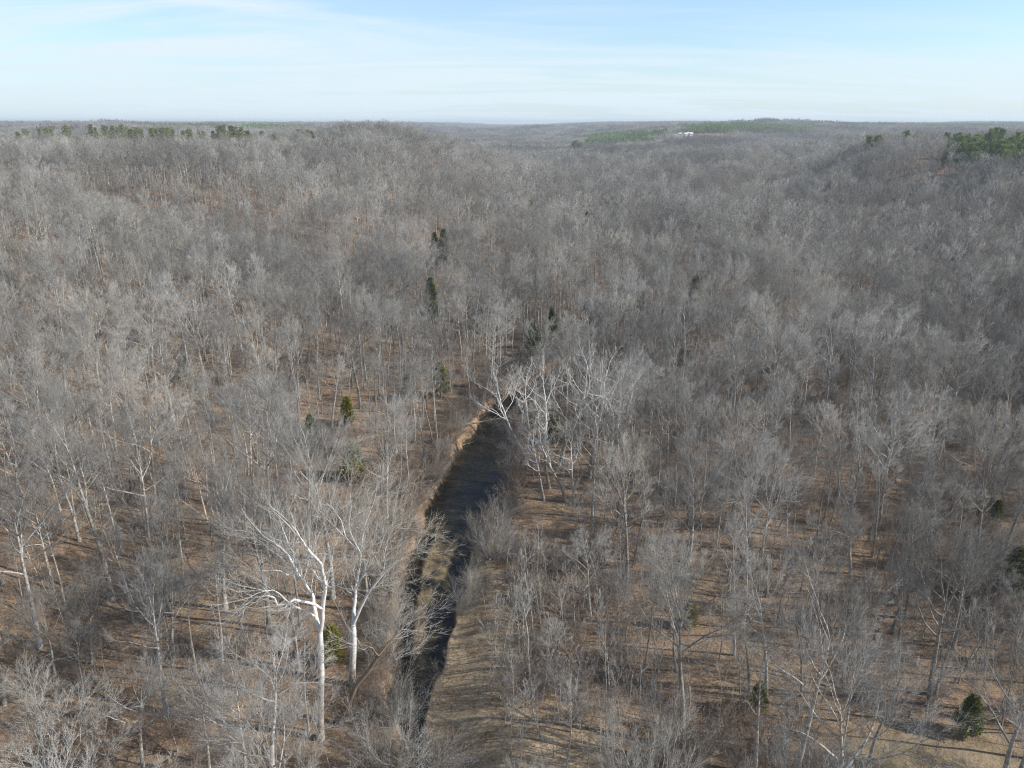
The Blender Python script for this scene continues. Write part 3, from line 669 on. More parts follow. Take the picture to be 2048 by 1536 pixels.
HEROES = [
 # base pixel, [(radius start, radius end, depth drift, points as pixels)]
 ((642, 1482), [
  (0.42, 0.30, 0, [(642, 1482), (641, 1420), (643, 1350), (642, 1300), (640, 1262)]),
  (0.26, 0.07, 3, [(640, 1262), (632, 1235), (627, 1209), (625, 1190), (614, 1173), (598, 1151), (586, 1128), (578, 1112), (562, 1095), (542, 1082), (524, 1070)]),
  (0.25, 0.08, -2, [(641, 1262), (645, 1238), (646, 1212), (650, 1186), (651, 1167), (648, 1154), (643, 1128), (624, 1108), (610, 1090), (600, 1075)]),
  (0.17, 0.05, -3, [(645, 1217), (630, 1209), (611, 1204), (588, 1199), (578, 1206), (555, 1211), (549, 1196), (533, 1191), (510, 1195), (492, 1210)]),
  (0.12, 0.04, -4, [(629, 1232), (611, 1222), (598, 1216), (581, 1208), (560, 1188), (545, 1180), (530, 1182)]),
  (0.10, 0.03, 2, [(586, 1128), (588, 1108), (575, 1086), (570, 1069), (560, 1040)]),
  (0.11, 0.03, -1, [(598, 1151), (607, 1157), (614, 1134), (620, 1112), (627, 1099), (640, 1062)]),
  (0.08, 0.02, -2, [(651, 1170), (663, 1175), (682, 1167), (690, 1150)]),
  (0.08, 0.03, 3, [(650, 1167), (637, 1157), (627, 1141), (611, 1128), (600, 1118)]),
  (0.07, 0.02, 0, [(648, 1154), (660, 1138), (663, 1125), (668, 1100)]),
  (0.09, 0.02, 4, [(578, 1128), (562, 1115), (539, 1099), (520, 1082), (502, 1074)]),
  (0.09, 0.02, -2, [(590, 1140), (575, 1150), (558, 1141), (536, 1142), (513, 1141)])]),
 ((705, 1372), [
  (0.46, 0.36, 0, [(705, 1372), (705, 1333), (707, 1290), (707, 1265), (706, 1251)]),
  (0.28, 0.10, 2, [(706, 1251), (707, 1225), (710, 1203), (711, 1180), (715, 1157), (720, 1128), (722, 1108)]),
  (0.11, 0.02, -2, [(722, 1108), (715, 1095), (708, 1082), (698, 1056), (700, 1030), (702, 1007), (700, 985)]),
  (0.10, 0.02, 3, [(722, 1108), (708, 1092), (692, 1076), (679, 1063), (663, 1046), (646, 1030), (632, 1012)]),
  (0.08, 0.02, 1, [(692, 1076), (682, 1040), (669, 1020), (653, 1007)]),
  (0.10, 0.02, 2, [(722, 1108), (724, 1082), (728, 1056), (738, 1030), (747, 1007), (752, 985)]),
  (0.13, 0.03, -3, [(711, 1180), (724, 1154), (739, 1134), (747, 1115), (760, 1095), (768, 1070)]),
  (0.09, 0.02, -2, [(724, 1154), (734, 1125), (738, 1102), (751, 1082), (777, 1063), (793, 1046)]),
  (0.22, 0.04, -1, [(707, 1248), (721, 1216), (734, 1190), (751, 1167), (770, 1144), (790, 1128), (806, 1112), (822, 1104)]),
  (0.10, 0.02, 2, [(754, 1160), (767, 1141), (770, 1121), (770, 1102), (775, 1080)]),
  (0.08, 0.02, -3, [(734, 1190), (750, 1178), (776, 1172), (800, 1168)])]),
]
def hero_tree(idx, base, lines, seed, mats=None, tw=3):
    bx, by, bz = on_terrain(*base)
    p = math.radians(PITCH); R = random.Random(seed)
    def W3(px, py, ym):
        v = (768 - py) / FPX; el = (-math.sin(p) + v * math.cos(p)) / (math.cos(p) + v * math.sin(p))
        z = CAM_H + el * ym; _, _, dep = proj(0, ym, z); return ((px - 1024) / FPX * dep - bx, ym - by, z - bz)
    F = Form(seed, (0, 1, 1, 1), (0, 0.5, 0.55, 0.6), (0, 40, 36, 30), (0.02, 0.13, 0.13, 0.12, 0.10), (0, 0.05, 0.06, 0.06, 0.05), (6, 5, 5, 4, 3), 0.013, 0.6, (0, .3, .2, .2), 4)
    started = {}
    for li, (r0, r1, dd, pts) in enumerate(lines):
        y0 = started.get(pts[0], None)
        if y0 is None:
            y0 = by
            if li: y0 = min(((abs(q[0] - pts[0][0]) + abs(q[1] - pts[0][1])), yv) for q, yv in started.items())[1]
        n_ = len(pts); P = []
        for i, q in enumerate(pts):
            ym = y0 + dd * i / (n_ - 1); started[q] = ym; P.append(W3(q[0], q[1], ym))
        if li == 0: P[0] = (P[0][0], P[0][1], -0.3)
        for i in range(n_ - 1):
            # two pieces each with a slight kink
            r0_ = r0; ra = (r0 + (r1 - r0) * i / (n_ - 1)) * 0.88; rb = (r0 + (r1 - r0) * (i + 1) / (n_ - 1)) * 0.88
            m_ = tuple((P[i][k] + P[i + 1][k]) / 2 + R.uniform(-1, 1) * (0.05 if li else 0.02) for k in range(3))
            F.out.append((P[i], m_, ra * (1.2 if li == 0 and i == 0 else 1), (ra + rb) / 2, 0 if li == 0 else 1)); F.out.append((m_, P[i + 1], (ra + rb) / 2, rb, 0 if li == 0 else 1))
            if li and i / n_ > 0.15:
                d = vnorm(tuple(P[i + 1][k] - P[i][k] for k in range(3)))
                for c in range(tw):
                    F.limb(m_, off_axis(d, math.radians(R.uniform(30, 65)), R.uniform(0, 6.28)), R.uniform(2.2, 4.2), max(0.03, rb * 0.5), 2)
        if li:
            d = vnorm(tuple(P[-1][k] - P[-2][k] for k in range(3)))
            for c in range(3): F.limb(P[-1], off_axis(d, math.radians(R.uniform(8, 30)), R.uniform(0, 6.28)), R.uniform(2.5, 4.0), r1, 2)
    return (bx, by, bz), tree_meshes('hero', F.out, mats or (M_SYC, M_SYCTWIG), 2)

NEARLIST = []    # records of every individual thing for labelling
def put_tree(name, meshes, x, y, z, scale, rz, lean=(0, 0), cat='tree', group=None, label=None, sxy=1.0):
    root = link(name, None, loc=(x, y, z)); root.empty_display_size = 0.5
    root.scale = (scale * sxy, scale * sxy, scale); root.rotation_euler = (lean[1], lean[0], rz)
    # lean is applied about world axes after the spin
    root.rotation_mode = 'XYZ'
    from mathutils import Matrix
    M = Matrix.Rotation(math.atan(lean[0]), 3, 'Y') @ Matrix.Rotation(-math.atan(lean[1]), 3, 'X') @ Matrix.Rotation(rz, 3, 'Z')
    root.rotation_euler = M.to_euler()
    link('trunk', meshes[0], root); link('crown', meshes[1], root)
    tag(root, label, cat, group)
    return root

# evergreens seen one by one
CEDAR_PX = [
 (625, 887, 640, 832, 'd', 'dark green cedar beside the pale bare tree up the bank'), (697, 852, 690, 796, 'o', 'hazy olive cedar behind the dark cedar'), (710, 962, 706, 892, 'y', 'bright yellow-green cedar standing alone by the creek'),
 (668, 1330, 672, 1255, 'o', 'olive bushy cedar between the two white sycamores'), (1068, 690, 1068, 643, 'd', 'dark pointed cedar just beyond the pale sycamore clump'), (1127, 695, 1127, 655, 'o', 'olive-brown cedar beyond the sycamore clump, paired with a darker one'),
 (1177, 648, 1176, 606, 'd', 'broad blue-green cedar behind the sycamore clump'), (1288, 628, 1288, 586, 'd', 'slim dark cedar rising upslope of the broad blue-green cedar'), (1393, 588, 1392, 555, 'd', 'blunt green cedar half hidden among grey trees across the valley'),
 (1104, 632, 1104, 619, 'd', 'tiny round dark cedar above the sycamore clump'), (868, 500, 868, 468, 'd', 'wide cedar of a close pair on the hill foot'), (886, 490, 887, 460, 'd', 'slimmer taller cedar of a close pair on the hill foot'),
 (1061, 427, 1061, 402, 'o', 'olive cedar halfway up the wooded valley'), (1300, 474, 1300, 455, 'o', 'short cedar of two on the mid valley flat'), (1325, 472, 1326, 444, 'd', 'taller cedar of two on the mid valley flat'),
 (1130, 454, 1130, 432, 'd', 'narrow black-green cedar in mid valley'), (1172, 442, 1174, 424, 'd', 'dim cedar beside the narrow black-green one'), (1228, 438, 1227, 424, 'o', 'faint green cedar in the mid valley trees'),
 (1487, 408, 1485, 391, 'o', 'low spreading green cedar at the ravine mouth'), (1520, 424, 1520, 392, 'd', 'thick dark cedar at the ravine mouth'), (1595, 420, 1593, 406, 'd', 'small dark cedar in the shaded ravine'), (1642, 436, 1640, 410, 'd', 'tall dark cedar deep in the shaded ravine'),
 (820, 800, 822, 748, 'd', 'shadowed cedar behind the straight thin trunks'), (882, 795, 885, 728, 'o', 'tall dim olive cedar near the creek head'), (945, 772, 940, 740, 'd', 'small grey-green cedar near the creek head'),
 (1035, 862, 1036, 818, 'd', 'dark cedar overhanging the creek bend'), (1108, 885, 1108, 832, 'd', 'dark cedar under the sycamore clump'), (2012, 1205, 2018, 1100, 'd', 'tall green cedar near the edge of the flat wood'),
 (1985, 1055, 1992, 1003, 'd', 'dark green cedar crown leaning over the flat wood'), (1870, 1065, 1875, 1030, 'd', 'small green cedar behind a broad grey crown'), (1930, 1470, 1930, 1395, 'd', 'big dark cedar in the shade beside the dry grass'),
 (1515, 1425, 1516, 1395, 'o', 'low olive cedar at the foot of the pale forked tree'), (1378, 1258, 1380, 1238, 'o', 'dull green cedar glimpsed through grey limbs'), (862, 600, 860, 558, 'd', 'dark cedar in the hollow of the far slope'),
 (372, 765, 373, 715, 'd', 'dark cedar sprig on the wooded slope')]
CED_XY = []
def place_top(px, ty, h):
    p = math.radians(PITCH); u = (px - 1024) / FPX; v = (768 - ty) / FPX
    d = np.array((u, math.cos(p) + v * math.sin(p), -math.sin(p) + v * math.cos(p)))
    t = np.arange(100, 5000, 2.0); P = d[None, :] * t[:, None]; g = terrain(P[:, 0], P[:, 1]) + h
    hit = P[:, 2] + CAM_H < g
    i = int(np.argmax(hit)) if hit.any() else int(np.argmin(P[:, 2] + CAM_H - g))
    return float(P[i, 0]), float(P[i, 1]), float(g[i] - h)
for (bx, by, tx, ty, k, lab) in CEDAR_PX:
    if by < 720:                                  # far ones show only their tops above the grey crowns
        h = 11.0 if by > 600 else 15.5; x, y, z = place_top(tx, ty, h); wide = 0.9 if by > 600 else 0.78
        if (by - ty) < 20: wide = 0.65
    else:
        x, y, z, h, lean = place_px(bx, by, tx, ty); h = max(4, min(14, h * 1.05)); wide = 1.2
    CED_XY.append((x, y, by))
    set_ = {'d': CEDARS, 'o': OLIVES, 'y': YELLOWS}[k]
    if k == 'y': wide = 1.45
    ms_ = set_[rng.randrange(len(set_))]
    put_tree('cedar', ms_, x, y, z, h / 9.0, rng.uniform(0, 6.28), (0, 0), 'cedar', 'cedars scattered through the wood', lab, sxy=wide)
    occ_add(x, y, 5.0)
CED_POS = CED_XY

PINE_PX = [  # column, base row, top row
 (150, 347, 283), (127, 332, 298), (220, 322, 290), (214, 340, 322), (57, 343, 312), (37, 346, 326), (35, 282, 264), (50, 276, 258), (78, 280, 258), (90, 278, 256), (101, 279, 258), (128, 279, 250), (136, 277, 255),
 (178, 276, 249), (188, 275, 255), (196, 283, 268), (205, 277, 251), (214, 276, 253), (224, 276, 252), (233, 277, 254), (243, 279, 250), (252, 278, 254), (262, 281, 258), (270, 280, 255), (281, 282, 257),
 (302, 279, 256), (312, 280, 258), (323, 286, 256), (333, 288, 256), (342, 284, 260), (366, 280, 262), (378, 279, 259), (396, 276, 261), (404, 278, 262), (428, 288, 262), (437, 291, 252), (446, 285, 250), (452, 298, 280),
 (461, 286, 252), (470, 284, 254), (476, 293, 266), (484, 284, 254), (497, 282, 262), (523, 280, 262), (541, 300, 280), (547, 306, 268), (556, 302, 277), (563, 304, 284), (577, 305, 289), (598, 292, 259), (606, 290, 262),
 (615, 289, 260), (624, 290, 263), (628, 306, 280), (640, 280, 262), (688, 262, 254), (730, 258, 251), (1152, 306, 280), (1147, 296, 284), (1160, 294, 285), (1022, 298, 289)]
desc = ['full', 'ragged', 'slim', 'bushy', 'open-topped', 'leaning', 'blunt', 'dense', 'sparse']
for i, (px, bpy_, ty) in enumerate(PINE_PX):
    dist = float(np.interp(bpy_, [255, 280, 300, 345], [1050, 720, 600, 480])) * rng.uniform(0.97, 1.03)
    if px > 1000: dist = 1150
    p = math.radians(PITCH); v = (768 - ty) / FPX; el = (-math.sin(p) + v * math.cos(p)) / (math.cos(p) + v * math.sin(p))
    y = dist; _, _, dep = proj(0, y, CAM_H + el * y); x = (px - 1024) / FPX * dep; z = float(terrain(x, y))
    h = max(12, min(29, CAM_H + el * y - z))
    lab = None
    put_tree('pine', PINES[i % 4], x, y, z, h / 20.0, rng.uniform(0, 6.28), (rng.uniform(-.03, .03), 0), 'pine', 'pines along the skyline ridge', lab, sxy=rng.uniform(0.9, 1.5) * (20.0 / h) ** 0.5)
    NEARLIST.append(('pine', x, y, bpy.data.objects[-1] if False else None))
    occ_add(x, y, 6.0); CED_XY.append((x, y, -1))
G = []
gr_ = random.Random(5)
while len(G) < 125:
    px, ty = gr_.uniform(1895, 2100), gr_.uniform(251, 308)
    if ty > 251 + (px - 1880) * 0.75 + 12 or ty < 262 - (px - 1900) * 0.11: continue
    x, y, z = place_top(px, ty, 17)
    if any((x - a) ** 2 + (y - c) ** 2 < 4.0 ** 2 for a, c, _ in G): 
        if gr_.random() < 0.9: continue
    G.append((x, y, z))
for px, ty in [(1700, 271), (1736, 268), (1742, 272), (1754, 271), (1765, 268), (1812, 263), (1822, 256), (1830, 262), (1848, 252), (1856, 254), (1862, 258), (1892, 266), (1899, 254), (1912, 263), (1918, 262), (1485, 262), (1360, 246)]:
    G.append(place_top(px, ty, 17))
for i, (x, y, z) in enumerate(G):
    put_tree('pine', GPINES[i % 2], x, y, z, gr_.uniform(0.72, 1.0), gr_.uniform(0, 6.28), (0, 0), 'pine', 'green pines of the far stand', None, sxy=gr_.uniform(0.95, 1.3))
    occ_add(x, y, 6.0)

# the two white sycamores
for i, (base, lines) in enumerate(HEROES):
    (x, y, z), ms_ = hero_tree(i, base, lines, 40 + i, (M_SYC, M_SYCTWIG) if i == 0 else (M_SYC_LOW, M_SYCTWIG), 2 if i == 0 else 3)
    lab = ['white-limbed sycamore with crooked low boughs sweeping over leaf litter', 'tallest bright white sycamore on the creek bank, stem forked into three'][i]
    put_tree('sycamore', ms_, x, y, z, 1.0, 0.0, (0, 0), 'tree', None, lab)
    occ_add(x, y, 7.0)
# dark tree that leans across the foot of the tall sycamore
LEAN = [(0.34, 0.22, 0, [(690, 1450), (700, 1400), (712, 1372), (735, 1345), (757, 1312)]),
        (0.14, 0.03, 2, [(757, 1312), (775, 1290), (795, 1268), (812, 1250)]), (0.10, 0.03, -2, [(757, 1312), (745, 1296), (728, 1290), (712, 1292)]), (0.09, 0.02, 1, [(735, 1345), (760, 1330), (790, 1320)])]
(x, y, z), ms_ = hero_tree(3, (690, 1450), LEAN, 51, (M_BRUSH, M_TWIG), 2)
put_tree('bare_tree', ms_, x, y, z, 1.0, 0.0, (0, 0), 'tree', None, 'dark crooked tree leaning across the foot of the tall white sycamore'); occ_add(x, y, 4)

MFORM = {'broad': FORMS['broad'], 'narrow': FORMS['narrow'], 'sapling': FORMS['sapling'], 'sycamore': FORMS['sycamore']}
def copy_mats(pair, mats):
    a, b_ = pair[0].copy(), pair[1].copy()
    a.materials.clear(); a.materials.append(mats[0]); b_.materials.clear(); b_.materials.append(mats[1]); return (a, b_)
for k in ('broad', 'narrow', 'sapling'):
    MFORM['pale' + k] = [copy_mats(q, (M_PALE, M_PALETWIG)) for q in FORMS[k][:3]]
BASEH = {'broad': 22, 'narrow': 23, 'sapling': 10, 'sycamore': 23}

INDIV = []   # (x,y,z,h,form,lean,notable)
for (bx, by, tx, ty, k) in NOTABLE:
    x, y, z, h, lean = place_px(bx, by, tx, ty)
    h = max(7 if 'sapling' in k else 13, min(33, h)); INDIV.append((x, y, z, h, k, lean, True)); occ_add(x, y, 6.0)

def blocked(x, y):
    """creek, shore and clearings where no tree stands"""
    u, w = creek_coord(x, y)
    e = abs(u) - w
    if 100 < y < 140 and 0 < u and e < 4.5: return True
    if y < 165:
        if u > 0 and e < np.interp(y, [45, 66, 78, 84, 98, 104, 150, 170], [9.0, 7.0, 8, 12, 12, 4, 1.8, 3]): return True
        if u <= 0 and e < 2.2: return True
    elif y < 300 and e < 1.0: return True
    if ((x - CLEAR1[0]) / 30) ** 2 + ((y - CLEAR1[1]) / 20) ** 2 < 1: return True
    gx_, gy_ = GRASS_C
    if ((x - gx_) / 11) ** 2 + ((y - gy_) / 4.0) ** 2 < 1: return True
    if y > 350 and x > 0:                        # the pine stand is free of hardwoods
        qx, qy, _ = proj(x, y, float(terrain(x, y)) + 15)
        if qx > 1890 and 256 + max(0, 1960 - qx) * 0.1 < qy < 251 + (qx - 1880) * 0.75 + 14 and qy < 316: return True
    for cx_, cy_, row in CED_POS:
        # a cedar seen through a gap: keep what stands right in front of it open
        s = cx_ / max(cy_, 1); dy = cy_ - y
        if row > 780:
            if row > 840 and cx_ < 20 and 0 < dy < cy_ * 0.30 and abs(x - s * y) < 3.6: return True
            if 0 < dy < 9 and abs(x - s * y) < 3.0: return True
        elif row < 0:
            if 0 < dy < 85 and abs(x - s * y) < 4.2: return True
        elif -3 < dy < 24 and abs(x - s * y) < 3.3: return True
    return False
GRASS_C = ground_px(1850, 1515, 1.8)
fr_ = random.Random(23); FILL = []
BANDS = [(30, 56, 6.2), (56, 110, 4.4), (110, 180, 4.4), (180, 330, 4.6), (330, 560, 4.3), (560, 900, 5.0)]
for y0, y1, sp in BANDS:
    area = 0.80 * (y1 ** 2 - y0 ** 2) + 60 * (y1 - y0)
    for _ in range(int(area / (sp * sp) * 1.9)):
        y = math.sqrt(fr_.uniform(y0 * y0, y1 * y1)); hw = 0.80 * y + 30; x = fr_.uniform(-hw, hw)
        s = sp * fr_.uniform(0.55, 1.35) * (1 + 0.22 * math.sin(x * 0.047 + 1.1 * math.sin(y * 0.031)) * math.sin(y * 0.052 + 0.7))
        if not occ_free(x, y, s): continue
        if blocked(x, y): continue
        occ_add(x, y, s); FILL.append((x, y, s))
print('fill', len(FILL), time.time() - _t)
fx = np.array([f[0] for f in FILL]); fy = np.array([f[1] for f in FILL]); fz = terrain(fx, fy)
def vis(x, y, z, m=0):
    px, py, dep = proj(x, y, z + 12); return -60 < px < 2108 and py < 1700
cand = sorted(range(len(FILL)), key=lambda i: fy[i] ** 2 + fx[i] ** 2)
N_INDIV = 292
used = set()
for i in cand:
    if len(INDIV) >= N_INDIV: break
    if not vis(fx[i], fy[i], fz[i]): continue
    s = FILL[i][2] / 5.2
    u, w = creek_coord(fx[i], fy[i])
    r = fr_.random()
    k = 'narrow' if (s < 0.72 or r < 0.2) else 'broad'
    h = (14 + 7.5 * min(1.3, s)) * fr_.uniform(0.72, 1.15)
    if k == 'narrow': h *= 0.95
    # the young growth on the strip beside the creek stays low
    if 0 < u < w + 22 and fy[i] < 96: h *= 0.55; k = 'narrow'
    if fr_.random() < 0.07: k = 'pale' + k
    INDIV.append((float(fx[i]), float(fy[i]), float(fz[i]), h, k, fr_.gauss(0, 0.03), False)); used.add(i)
REST = [i for i in range(len(FILL)) if i not in used]

# labels: look first, then which landmark it stands nearest to and in what order
LANDMARKS = [(on_terrain(642, 1482), 'the low-boughed sycamore'), (on_terrain(710, 962), 'the yellow-green cedar'), (on_terrain(625, 887), 'the dark cedar'), (on_terrain(1100, 970), 'the pale sycamore clump'),
 (on_terrain(1000, 870), 'the creek head'), (on_terrain(930, 1400), 'the sand bar'), (on_terrain(1930, 1475), 'the big dark cedar'), (on_terrain(1250, 1185), 'the dark forked tree'), (on_terrain(1532, 1402), 'the pale forked tree'),
 (on_terrain(226, 1200), 'the long leaning tree'), (on_terrain(72, 1160), 'the bare earth patch'), (on_terrain(545, 1545), 'the double-stemmed tree'), (on_terrain(1375, 992), 'the high domed crown'), (on_terrain(1800, 1500), 'the dry grass opening'),
 (on_terrain(1177, 648), 'the broad blue-green cedar'), (on_terrain(1393, 588), 'the blunt green cedar'), (on_terrain(1985, 1055), 'the flat wood cedar'), (on_terrain(372, 765), 'the cedar sprig'), (on_terrain(868, 500), 'the cedar pair'), (on_terrain(1680, 700), 'the ravine wood'), (on_terrain(1580, 905), 'the grey dome'), (on_terrain(150, 560), 'the open slope')]
ORD = ['nearest', 'second', 'third', 'fourth', 'fifth', 'sixth', 'seventh', 'eighth', 'ninth', 'tenth', 'eleventh', 'twelfth', 'thirteenth', 'fourteenth', 'fifteenth', 'sixteenth', 'seventeenth', 'eighteenth', 'nineteenth', 'twentieth']
def label_for(items, noun_of, what):
    """items: (x, y, h, form) -> labels: look + order from the nearest landmark on one side of it"""
    buckets = {}
    for i, it in enumerate(items):
        x, y = it[0], it[1]
        k = min(range(len(LANDMARKS)), key=lambda j: (LANDMARKS[j][0][0] - x) ** 2 + (LANDMARKS[j][0][1] - y) ** 2)
        lx, ly, _ = LANDMARKS[k][0]; dx, dy = x - lx, y - ly
        side = ('beyond' if dy > 0 else 'in front of') if abs(dy) > abs(dx) else ('downhill of' if False else ('sunward of' if dx > 0 else 'shadeward of'))
        buckets.setdefault((k, side, noun_of(it)), []).append((math.hypot(dx, dy), i))
    labs = {}
    for (k, side, noun), L in buckets.items():
        L.sort()
        for q, (_, i) in enumerate(L):
            o = ORD[min(q, len(ORD) - 1)]
            labs[i] = f"{noun}, {o} {side} {LANDMARKS[k][1]}" if len(L) > 1 else f"{noun} {side} {LANDMARKS[k][1]}"
    return labs
def noun(it):
    k, h = it[4], it[3]
    if k == 'sycamore': return 'white-limbed sycamore'
    a = 'pale bare tree' if k.startswith('pale') else 'grey bare tree'
    if 'sapling' in k: return 'thin ' + a.replace('tree', 'young tree')
    a = ('round-crowned ' if 'broad' in k else 'narrow-crowned ') + a; b_ = ''
    t = 'tall ' if h > 23 else ('low ' if h < 15 else '')
    return t + a
labs = label_for(INDIV, noun, 'tree')
for i, (x, y, z, h, k, lean, nt) in enumerate(INDIV):
    F_ = MFORM[k]; ms_ = F_[rng.randrange(len(F_))]; bh = BASEH[k.replace('pale', '')]
    sc = h / bh; sxy = (1 / sc) ** 0.35 if not nt else (1 / sc) ** 0.2
    if k == 'sycamore': name = 'sycamore'
    else: name = 'young_tree' if 'sapling' in k else 'bare_tree'
    grp = 'white sycamores along the creek' if k == 'sycamore' else ('bare trees of the near wood')
    put_tree(name, ms_, x, y, z, sc, rng.uniform(0, 6.28), (lean, rng.gauss(0, 0.03)), 'tree', grp, labs[i], sxy=(1.2 if k == 'sycamore' else 1.0) * sxy * rng.uniform(0.9, 1.15))

SHRUBS = [(978, 1120, 5.0, 'bushy grey shrub spreading over the creek narrows'), (950, 1178, 3.2, 'grey shrub on the shore under the spreading bush'), (926, 1225, 4.0, 'small shrub where the sand bar begins'), (832, 1210, 5.0, 'twiggy bush overhanging the gravel bar'), (812, 1300, 4.5, 'pale bush on the bank opposite the sand bar'),
 (795, 1362, 4.5, 'dense pale bush at the foot of the tall white sycamore bank'), (862, 975, 3.5, 'low arching bush on the clay bank of the pool'), (893, 925, 3.5, 'low bush hanging over the pool edge'), (930, 880, 3.5, 'bush by the short dark log'),
 (1026, 1035, 3.6, 'thin arching shrub dipping over the pool'), (1000, 1075, 5.0, 'shrub between the pool and the narrows'), (845, 1095, 4.0, 'bush above the narrows on the clay bank'), (790, 1560, 6.5, 'tall many-stemmed bush closing the lower end of the creek'), (845, 1575, 6.0, 'brown many-stemmed bush beside the lower sand bar'), (815, 1480, 5.5, 'grey bush rooted where the creek leaves view')]
def shrub_form(seed):
    F = Form(seed, (0, 2, 2), (0, 0.55, 0.6), (0, 34, 30), (0.1, 0.13, 0.13, 0.12), (0.03, 0.05, 0.04, 0.03), (5, 6, 4, 3), 0.011, 0.62, (0, .15, .2), 3)
    for k in range(15):
        a = F.r.uniform(0, 6.28); t = F.r.uniform(0.1, 0.85); q = F.r.uniform(0, 0.5)
        F.limb((math.cos(a) * q, math.sin(a) * q, -0.15), (math.cos(a) * math.sin(t), math.sin(a) * math.sin(t), math.cos(t)), 5 * F.r.uniform(0.6, 1.05), 0.04, 1)
    a = MB(); segs_to(a, [q for q in F.out if q[4] == 1], 5); b_ = MB(); segs_to(b_, [q for q in F.out if q[4] == 2], 3); segs_to(b_, [q for q in F.out if q[4] >= 3], 3, tip=True)
    return a.build('shrub_stems', [M_TRUNK]), b_.build('shrub_twigs', [M_TWIG])
SHF = [shrub_form(60 + i) for i in range(4)]
for i, (px, py, h, lab) in enumerate(SHRUBS):
    x, y, z = on_terrain(px, py); u, w = creek_coord(x, y)
    if abs(u) < w + 0.7: x += math.copysign(float(w) + 0.8 - abs(float(u)), float(u)) ; z = float(terrain(x, y))
    root = link('shrub', None, loc=(x, y, z)); root.scale = (h / 5,) * 3; root.rotation_euler = (0, math.radians(-9 if u > 0 else 9), rng.uniform(0, 6.28))
    link('stems', SHF[i % 4][0], root); link('twigs', SHF[i % 4][1], root); tag(root, lab, 'shrub', 'shrubs along the creek banks')

# young thin trees near the creek and under the wood, each a thing
YOUNG = []
yr = random.Random(77); tries = 0
while len(YOUNG) < 150 and tries < 20000:
    tries += 1
    if yr.random() < 0.62:
        px, py = yr.uniform(930, 1330), yr.uniform(1120, 1560)
    else:
        px, py = yr.uniform(0, 2048), yr.uniform(950, 1600)
    x, y = ground_px(px, py, 1.8)
    z = float(terrain(x, y))
    u, w = creek_coord(x, y); e = abs(u) - w
    if e < 1.2 or (u > 0 and y < 90 and e < np.interp(y, [45, 66, 80, 90], [8.5, 6, 3.5, 1.2])): continue
    if any((x - a[0]) ** 2 + (y - a[1]) ** 2 < 1.3 ** 2 for a in YOUNG): continue
    gx_, gy_ = GRASS_C
    if ((x - gx_) / 11) ** 2 + ((y - gy_) / 4.0) ** 2 < 1: continue
    YOUNG.append((x, y, z, yr.uniform(5.0, 10.5), 'palesapling' if yr.random() < 0.45 else 'sapling'))
labs = label_for(YOUNG, lambda it: ('pale' if it[4].startswith('pale') else 'grey') + ' slender young tree', 'young tree')
for i, (x, y, z, h, k) in enumerate(YOUNG):
    F_ = MFORM[k]; put_tree('young_tree', F_[yr.randrange(len(F_))], x, y, z, h / 10, yr.uniform(0, 6.28), (yr.gauss(0, 0.05), yr.gauss(0, 0.05)), 'young tree', 'thin young trees of the near wood', labs[i], sxy=yr.uniform(0.9, 1.3) * (10 / h) ** 0.3)

